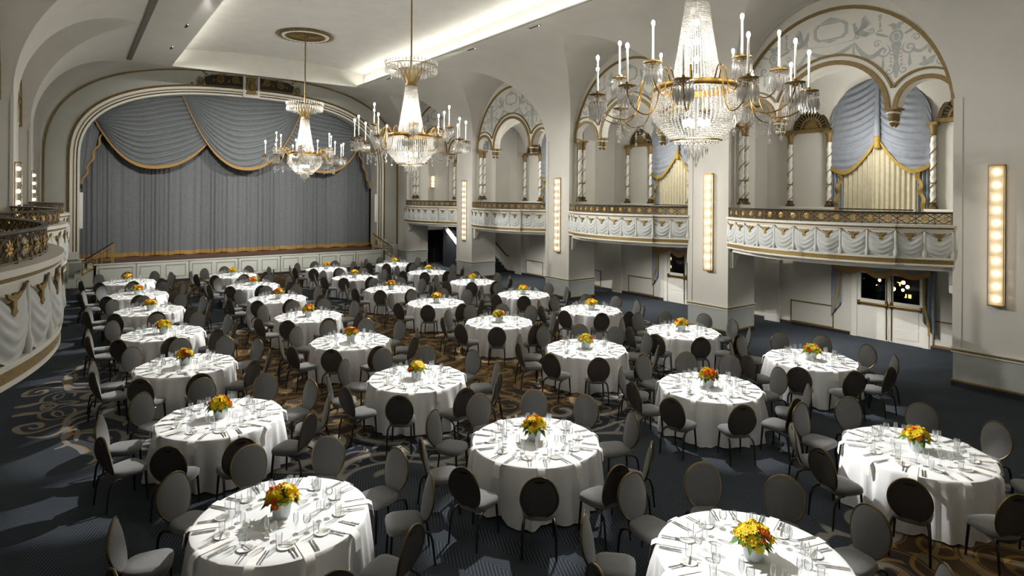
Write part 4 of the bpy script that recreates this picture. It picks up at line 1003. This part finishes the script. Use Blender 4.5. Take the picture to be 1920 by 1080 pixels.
def cloth_mesh(seed):
    rnd = random.Random(seed); fs_ = [(rnd.choice((9, 11, 13)), rnd.uniform(0, 6), .03), (rnd.choice((17, 19, 23)), rnd.uniform(0, 6), .018), (rnd.choice((5, 6, 7)), rnd.uniform(0, 6), .025), (29, rnd.uniform(0, 6), .012), (37, rnd.uniform(0, 6), .009)]
    g = G(); n = 160; rings = []
    for r in (0.001, .4, .8, .9): rings.append([(r, HT)] * n)
    rings.append([(.912, HT - .006)] * n)
    for q in (.04, .12, .25, .42, .6, .8, 1.0):
        row = []
        for i in range(n):
            a = 2 * pi * i / n; f = sum(A * sin(k * a + p) for k, p, A in fs_)
            row.append((RT + .0 + q ** .8 * (.06 + f * 1.6), HT - .01 - (HT - .03) * q + (.006 * sin(7 * a) if q == 1 else 0)))
        rings.append(row)
    for row in rings:
        for i in range(n): a = 2 * pi * i / n; g.v.append((row[i][0] * cos(a), row[i][0] * sin(a), row[i][1]))
    for k in range(len(rings) - 1):
        for i in range(n): g.f.append((k * n + i, k * n + (i + 1) % n, (k + 1) * n + (i + 1) % n, (k + 1) * n + i)); g.m.append(0)
    return g.mesh('tablecloth', 'linen', 50)
CLOTH = [cloth_mesh(s) for s in range(4)]

def chair_proto():
    t = thing('banquet_chair', 'x', 'chair')
    g = G(); n = 20; rings = []
    for sc_, z in ((.0, .395), (.88, .395), (.98, .41), (1.0, .44), (.98, .468), (.9, .486), (.6, .496), (0.001, .5)):
        for i in range(n):
            a = 2 * pi * i / n; ca, sa = cos(a), sin(a)
            x = .225 * math.copysign(abs(ca) ** .55, ca) * sc_; y = (.215 - .03 * x / .225) * math.copysign(abs(sa) ** .55, sa) * sc_
            g.v.append((x, y, z))
    for k in range(7):
        for i in range(n): g.f.append((k * n + i, k * n + (i + 1) % n, (k + 1) * n + (i + 1) % n, (k + 1) * n + i)); g.m.append(0)
    g.build('seat', 'chair_front', t, 60)
    hw, hh, zc = .224, .272, .705
    def pos(r, a, d):
        y = hw * r * cos(a); z = hh * r * sin(a); return (.215 + .2 * (z + .2) + .045 * (y / hw) ** 2 + d, y, zc + z * .985)
    g = G(); n = 28; R = (.001, .35, .7, .92, 1.0)
    for side in (0, 1):
        o = len(g.v)
        for r in R:
            d = (-.028 * (1 - r ** 3) - .006) if side == 0 else (.02 * (1 - r ** 4) + .008)
            for i in range(n): g.v.append(pos(r, 2 * pi * i / n, d))
        for k in range(4):
            for i in range(n):
                q = (o + k * n + i, o + k * n + (i + 1) % n, o + (k + 1) * n + (i + 1) % n, o + (k + 1) * n + i); g.f.append(q if side == 0 else q[::-1]); g.m.append(side)
    b = g.build('backrest', ['chair_front', 'chair_back'], t, 50)
    G().tube([pos(1.0, 2 * pi * i / 36, 0) for i in range(36)], .0135, 6, closed=True).build('rim', 'chair_rim', b, 60)
    slot = [pos(1, 0, 0)]
    sl = [(.06 * math.copysign(abs(cos(a)) ** .5, cos(a)), .018 * sin(a)) for a in [2 * pi * i / 14 for i in range(14)]]
    bx = lambda z: .215 + .2 * (z - zc + .2) + .031
    G().prism(sl, lambda p: (bx(.915 + p[1]) - .004, p[0], .915 + p[1]), lambda p: (bx(.915 + p[1]) - .016, p[0], .915 + p[1])).build('hand_slot', 'black', b)
    G().tube([(bx(.915 + z) - .004, y, .915 + z) for y, z in sl], .006, 4, closed=True).build('slot_rim', 'chair_leg', b)
    for s in (1, -1):
        G().tube([(-.17, s * .17, .42), (-.18, s * .185, .2), (-.19, s * .195, 0)], [.018, .016, .013], 6).build('leg', 'chair_leg', t, 60)
        G().tube([(.1, s * .17, .4), (.2, s * .185, .405), (.27, s * .195, .37), (.3, s * .2, .28), (.33, s * .205, 0)], [.016, .017, .017, .016, .013], 6).build('leg', 'chair_leg', t, 60)
        G().tube([(.1, s * .1, .41), (.19, s * .1, .42), (.235, s * .1, .5)], .013, 5).build('back_support', 'chair_leg', t, 60)
    return t
CH = chair_proto(); remember(CH)

# tableware
def lathe_mesh(name, prof, m, n=14): return G().lathe(prof, n).mesh(name, m, 50)
WINE = lathe_mesh('wine_glass', [(.001, .002), (.034, .002), (.034, .005), (.005, .012), (.004, .09), (.012, .1), (.034, .125), (.04, .155), (.034, .2), (.032, .2), (.037, .155), (.03, .128), (.001, .105)], 'glass')
FLUT = lathe_mesh('champagne_flute', [(.001, .002), (.03, .002), (.03, .005), (.005, .012), (.004, .09), (.012, .1), (.024, .14), (.026, .18), (.021, .23), (.019, .23), (.023, .18), (.02, .14), (.001, .105)], 'glass')
TUMB = lathe_mesh('water_tumbler', [(.001, .002), (.026, .002), (.034, .14), (.032, .14), (.025, .012), (.001, .012)], 'glass')
PLAT = lathe_mesh('side_plate', [(.001, .003), (.045, .003), (.05, .008), (.078, .014), (.08, .012), (.05, .004), (.045, .0), (.001, 0)], 'china', 20)
FORK = G().box((-.095, -.006, 0), (.0, .006, .004)).box((.0, -.004, .001), (.04, .004, .004)).box((.04, -.012, .001), (.055, .012, .004))
for y in (-.0105, -.0035, .0035, .0105): FORK.box((.055, y - .002, .001), (.1, y + .002, .004))
KNIF = G().box((-.11, -.0075, 0), (-.01, .0075, .006)).add([(-.01, -.006, .001), (-.01, .008, .001), (.1, .009, .001), (.12, 0, .001), (.1, -.004, .001), (-.01, -.006, .003), (-.01, .008, .003), (.1, .009, .003), (.12, 0, .003), (.1, -.004, .003)], [(0, 1, 2, 3, 4), (9, 8, 7, 6, 5), (0, 5, 6, 1), (1, 6, 7, 2), (2, 7, 8, 3), (3, 8, 9, 4), (4, 9, 5, 0)])
FARF = FORK; FARK = KNIF
FORKM, KNIFM = FORK.mesh('fork', 'silver'), KNIF.mesh('knife', 'silver')
BUTM = G().box((-.07, -.005, 0), (0, .005, .004)).box((0, -.006, .001), (.075, .007, .003)).mesh('butter_knife', 'silver')
NAPM = G().grid(lambda u, v: ((lambda s_: ((.6 + s_, 0) if s_ < .325 else (.925 + .012 * sin(min(1, (s_ - .325) / .05) * pi / 2), -(s_ - .325))))(.5 * u)[0], -.05 + .1 * v, HT + .006 + (0 if .5 * u < .325 else -(.5 * u - .325))), 14, 2)
NAPM.v = [(x + (.028 if z < HT - .02 else 0) + .02 * max(0, (HT - z) / .17), y, z) for x, y, z in NAPM.v]
NAPM = NAPM.mesh('napkin', 'napkin', 60)

# flowers
def rose_mesh(m):
    g = G()
    for k, (r, h, n) in enumerate(((.011, .03, 5), (.02, .027, 6), (.03, .02, 7))):
        for i in range(n):
            a = 2 * pi * i / n + k * .7; w_ = pi / n * 1.25
            P = []
            for q, e in ((0, .35), (.5, .85), (1, 1.05)):
                for b in (-1, 0, 1): an = a + b * w_; rr = r * (e if b == 0 else e * .95); P.append((rr * cos(an), rr * sin(an), h * q - .004 * abs(b) * q - .005 * k))
            g.add(P, [(0, 1, 4, 3), (1, 2, 5, 4), (3, 4, 7, 6), (4, 5, 8, 7)])
    g.ball((0, 0, .012), .013, n=6, k=4); return g.mesh('rose', m, 60)
def daisy_mesh(m):
    g = G()
    for k, (R_, n, z) in enumerate(((.042, 9, .0), (.03, 8, .008))):
        for i in range(n):
            a = 2 * pi * i / n + k * .35; c_, s_ = cos(a), sin(a); w_ = .011
            g.add([(.006 * c_, .006 * s_, z), (R_ * .6 * c_ - w_ * s_, R_ * .6 * s_ + w_ * c_, z + .012), (R_ * c_, R_ * s_, z + .006), (R_ * .6 * c_ + w_ * s_, R_ * .6 * s_ - w_ * c_, z + .012)], [(0, 1, 2, 3)])
    g.ball((0, 0, .008), .01, n=6, k=4); return g.mesh('lily', m, 60)
BLO = [rose_mesh('orange_petal'), rose_mesh('red_petal'), daisy_mesh('yellow_petal'), rose_mesh('yellow_petal'), daisy_mesh('lime_leaf')]
LEAF = G().add([(0, 0, 0), (.03, .02, .008), (.075, .0, -.012), (.03, -.02, .008), (.035, 0, .0)], [(0, 1, 4), (1, 2, 4), (2, 3, 4), (3, 0, 4)]).mesh('leaf', 'leaf_green', 60)
VASE = G().lathe([(.001, 0), (.06, 0), (.068, .01), (.083, .13), (.078, .13), (.064, .02), (.001, .02)], 24).mesh('vase', 'vase_white', 50)
CORE = G().ball((0, 0, .15), .086, n=10, k=6, sz=.95).mesh('stem_core', 'leaf_green', 60)
def bouquet(seed):
    """positions of blossoms and leaves on a dome over the vase rim"""
    rnd = random.Random(seed); B, Lf = [], []
    N = 26
    for i in range(N):
        ph = math.acos(1 - .97 * (i + .5) / N); th = i * 2.39996 + rnd.uniform(-.2, .2); r = .1 + rnd.uniform(-.008, .012)
        d = Vector((sin(ph) * cos(th), sin(ph) * sin(th), cos(ph)))
        kind = (2, 3, 0, 2, 3, 0, 2, 3)[rnd.randrange(8)] if (cos(th + .8) > -.2) else (2, 0, 0, 1, 4, 3)[rnd.randrange(6)]
        p = d * r; M = Matrix.Translation((p.x * 1.08, p.y * 1.08, .14 + p.z * .95)) @ d.to_track_quat('Z', 'Y').to_matrix().to_4x4() @ Matrix.Rotation(rnd.uniform(0, 6), 4, 'Z') @ Matrix.Scale(rnd.uniform(.95, 1.3), 4)
        B.append((kind, M))
    for i in range(22):
        th = 2 * pi * i / 22 + rnd.uniform(-.2, .2)
        Lf.append(Matrix.Translation((.085 * cos(th), .085 * sin(th), .135 + rnd.uniform(-.01, .04))) @ Matrix.Rotation(th, 4, 'Z') @ Matrix.Rotation(rnd.uniform(-.3, .6), 4, 'Y') @ Matrix.Scale(rnd.uniform(.9, 1.5), 4))
    return B, Lf
def joined(pairs, name):
    """one mesh out of several small meshes with matrices"""
    g = G(); mats = []
    for me, M in pairs:
        mn = me.materials[0].name
        if mn not in mats: mats.append(mn)
        g.add([tuple(M @ v.co) for v in me.vertices], [tuple(p.vertices) for p in me.polygons], mats.index(mn))
    return g.mesh(name, mats, 60)
rnd = random.Random(5)
RES = [('wine_glass', WINE, .5, .105, 'stemmed wine glass', 'glass'), ('champagne_flute', FLUT, .455, .012, 'slender champagne flute', 'glass'), ('water_tumbler', TUMB, .585, .175, 'straight water tumbler', 'glass'), ('side_plate', PLAT, .615, -.14, 'small white side plate', 'plate')]
far_f, far_k = G(), G()
def put(name, me, M, label, cat, group):
    o = bpy.data.objects.new(name, me); COL.objects.link(o); o.matrix_world = M; o['label'] = label; o['category'] = cat; o['group'] = group
first = True
for n, (tx, ty) in TAB.items():
    row = int(n[1]); tp = '%s-row table, %s' % (ORD[row], COLN[n[0]]); near = row >= 5
    T0 = Matrix.Translation((tx, ty, 0))
    o = ob('tablecloth', CLOTH[rnd.randrange(4)], loc=(tx, ty, 0), rz=rnd.uniform(0, 6)); tag(o, 'white floor-length cloth covering the round ' + tp, 'tablecloth', 'white round tablecloths')
    for k in range(10):
        if n in ('B8', 'C8') and False: continue
        a = radians(18 + 36 * k + rnd.uniform(-3, 3)); r = 1.31 + rnd.uniform(-.02, .05)
        c = CH if first else copy_tree(CH); first = False
        c.location = (tx + r * cos(a), ty + r * sin(a), 0); c.rotation_euler = (0, 0, a + rnd.uniform(-.09, .09))
        c['label'] = 'grey oval-back chair %s of the %s' % (POS[k].replace('nearest the stage', 'on the stage side').replace('nearest the camera', 'on the camera side').replace('right side', 'on the right side').replace('left side', 'on the left side').replace('stage side right', 'at the stage side, right').replace('stage side left', 'at the stage side, left').replace('camera side right', 'at the camera side, right').replace('camera side left', 'at the camera side, left'), tp)
        c['group'] = 'banquet chairs around the tables'
        # place setting
        A = T0 @ Matrix.Rotation(radians(18 + 36 * k), 4, 'Z')
        seat = '%s of the %s' % (POS[k], tp)
        for nm, me, rr, tt, lb, ct in RES:
            put(nm, me, A @ Matrix.Translation((rr + rnd.uniform(-.015, .015), tt + rnd.uniform(-.012, .012), HT)), lb + ', ' + seat, ct, nm.replace('_', ' ') + 's on the ' + tp)
        put('napkin', NAPM, A @ Matrix.Rotation(rnd.uniform(-.05, .05), 4, 'Z'), 'white hanging napkin, ' + seat, 'napkin', 'napkins on the ' + tp)
        for (me, G0, nm, tt, lb) in ((FORKM, FORK, 'fork', -.09, 'inner fork'), (FORKM, FORK, 'fork', -.125, 'outer fork'), (KNIFM, KNIF, 'knife', .085, 'inner knife'), (KNIFM, KNIF, 'knife', .115, 'outer knife')):
            M = A @ Matrix.Translation((.77 + rnd.uniform(-.01, .01), tt, HT + .003)) @ Matrix.Rotation(pi + rnd.uniform(-.06, .06), 4, 'Z')
            if near: put(nm, me, M, 'silver ' + lb + ', ' + seat, nm, nm + 's on the ' + tp)
            else: (far_f if nm == 'fork' else far_k).add([tuple(M @ Vector(v)) for v in G0.v], G0.f)
        M = A @ Matrix.Translation((.615, -.14, HT + .015)) @ Matrix.Rotation(.5 + rnd.uniform(-.5, .5), 4, 'Z')
        put('butter_knife', BUTM, M, 'small butter knife, ' + seat, 'knife', 'butter knives on the ' + tp)
    # flowers
    fx, fy = tx + rnd.uniform(-.03, .03), ty + rnd.uniform(-.03, .03)
    t = thing('flower_centrepiece', 'yellow and orange bouquet in a pale round vase on the ' + tp, 'flowers', (fx, fy, HT), rz=rnd.uniform(0, 6), group='flower centrepieces'); t.scale = (1.32, 1.32, 1.32)
    ob('vase', VASE, t); ob('stem_core', CORE, t); B, Lf = bouquet(rnd.randrange(1000))
    if near:
        for kd, M in B: ob('blossom', BLO[kd], t, M=M)
        for M in Lf: ob('leaf', LEAF, t, M=M)
    else:
        ob('blossoms', joined([(BLO[kd], M) for kd, M in B], 'blossoms'), t); ob('leaves', joined([(LEAF, M) for M in Lf], 'leaves'), t)
o = far_f.build('forks', 'silver', kind='stuff'); tag(o, 'silver forks laid on the four rows of tables nearest the stage', 'forks')
o = far_k.build('knives', 'silver', kind='stuff'); tag(o, 'silver knives laid on the four rows of tables nearest the stage', 'knives')

# ------------------------------------------------------------------ spotlights in the soffit slots, one beam for each table; downlights under the balconies
for n, (tx, ty) in TAB.items():
    left = n[1] == '8'
    sx_ = 3.0 if left else 12.13
    def clearance(s_):
        best = 9
        for q in range(0, 41):
            f_ = q / 40; x, y, z = s_[0] + (tx - s_[0]) * f_, s_[1] + (ty - s_[1]) * f_, SOF + (HT - SOF) * f_
            if 4.8 < z < 8.1:
                for cy in (5.7, 15.2, 24.7): best = min(best, math.hypot(x - CX, y - cy) - (1.65 if z < 6.8 else .8))
        return best
    cand = sorted([s_ for s_ in SLOTS if abs(s_[0] - sx_) < .5], key=lambda s_: abs(s_[1] - (ty + (7 if n[1] == '8' else 3.2))) + (0 if clearance(s_) > .9 else 40))
    p = (cand[0][0], cand[0][1], SOF - .06); d = math.dist(p, (tx, ty, HT))
    l = light('SPOT', 'table_spotlight', p, P_SPOT * (d / 10) ** 2, (1, .99, .97), spot_size=2 * math.atan(1.2 / d), spot_blend=.5, shadow_soft_size=.05)
    aim(l, (tx, ty, HT))
for k in range(4):
    l = light('SPOT', 'balcony_downlight', (17.6, BAYC[k] + .3, 2.55), P_DOWN, (1, .97, .93), spot_size=2.4, spot_blend=.8, shadow_soft_size=.08); aim(l, (17.9, BAYC[k] + .3, 0))
    l = light('POINT', 'gallery_fill', (18.3, BAYC[k], 5.9), P_DOWN * .34, (1, .97, .93), shadow_soft_size=.2)  # added fill light without a fixture, brightens the upper gallery

# wall washers in the left soffit slots, thrown across the hall at the right-hand arcade
for (sy, ty, tz, pw) in ((22.25, 6.0, 3.6, 1.0), (22.25, 11.8, 3.8, .8), (25.93, 14.5, 3.8, .9), (25.93, 19.2, 3.8, .7), (25.93, 23.5, 4.0, .6), (18.4, 28.5, 4.0, .6)):
    l = light('SPOT', 'wall_washer', (3.0, sy, SOF - .06), P_FILL * pw, (1, .98, .94), spot_size=radians(34), spot_blend=1, shadow_soft_size=.05); aim(l, (XR, ty, tz))
for (sy, ty, tz, pw) in ((11.6, 15.5, 4.0, .35), (19.2, 22.8, 4.0, .35)):
    l = light('SPOT', 'wall_washer', (12.13, sy, SOF - .06), P_FILL * pw, (1, .98, .94), spot_size=radians(40), spot_blend=1, shadow_soft_size=.05); aim(l, (XL, ty, tz))
for sx2 in (3.0, 12.13):
    l = light('SPOT', 'stage_washer', (sx2, 18.4 if sx2 < 5 else 19.2, SOF - .06), P_FILL * 1.15, (1, .98, .94), spot_size=radians(46), spot_blend=1, shadow_soft_size=.05); aim(l, (sx2 * .5 + 3.8, 35, 4.5))
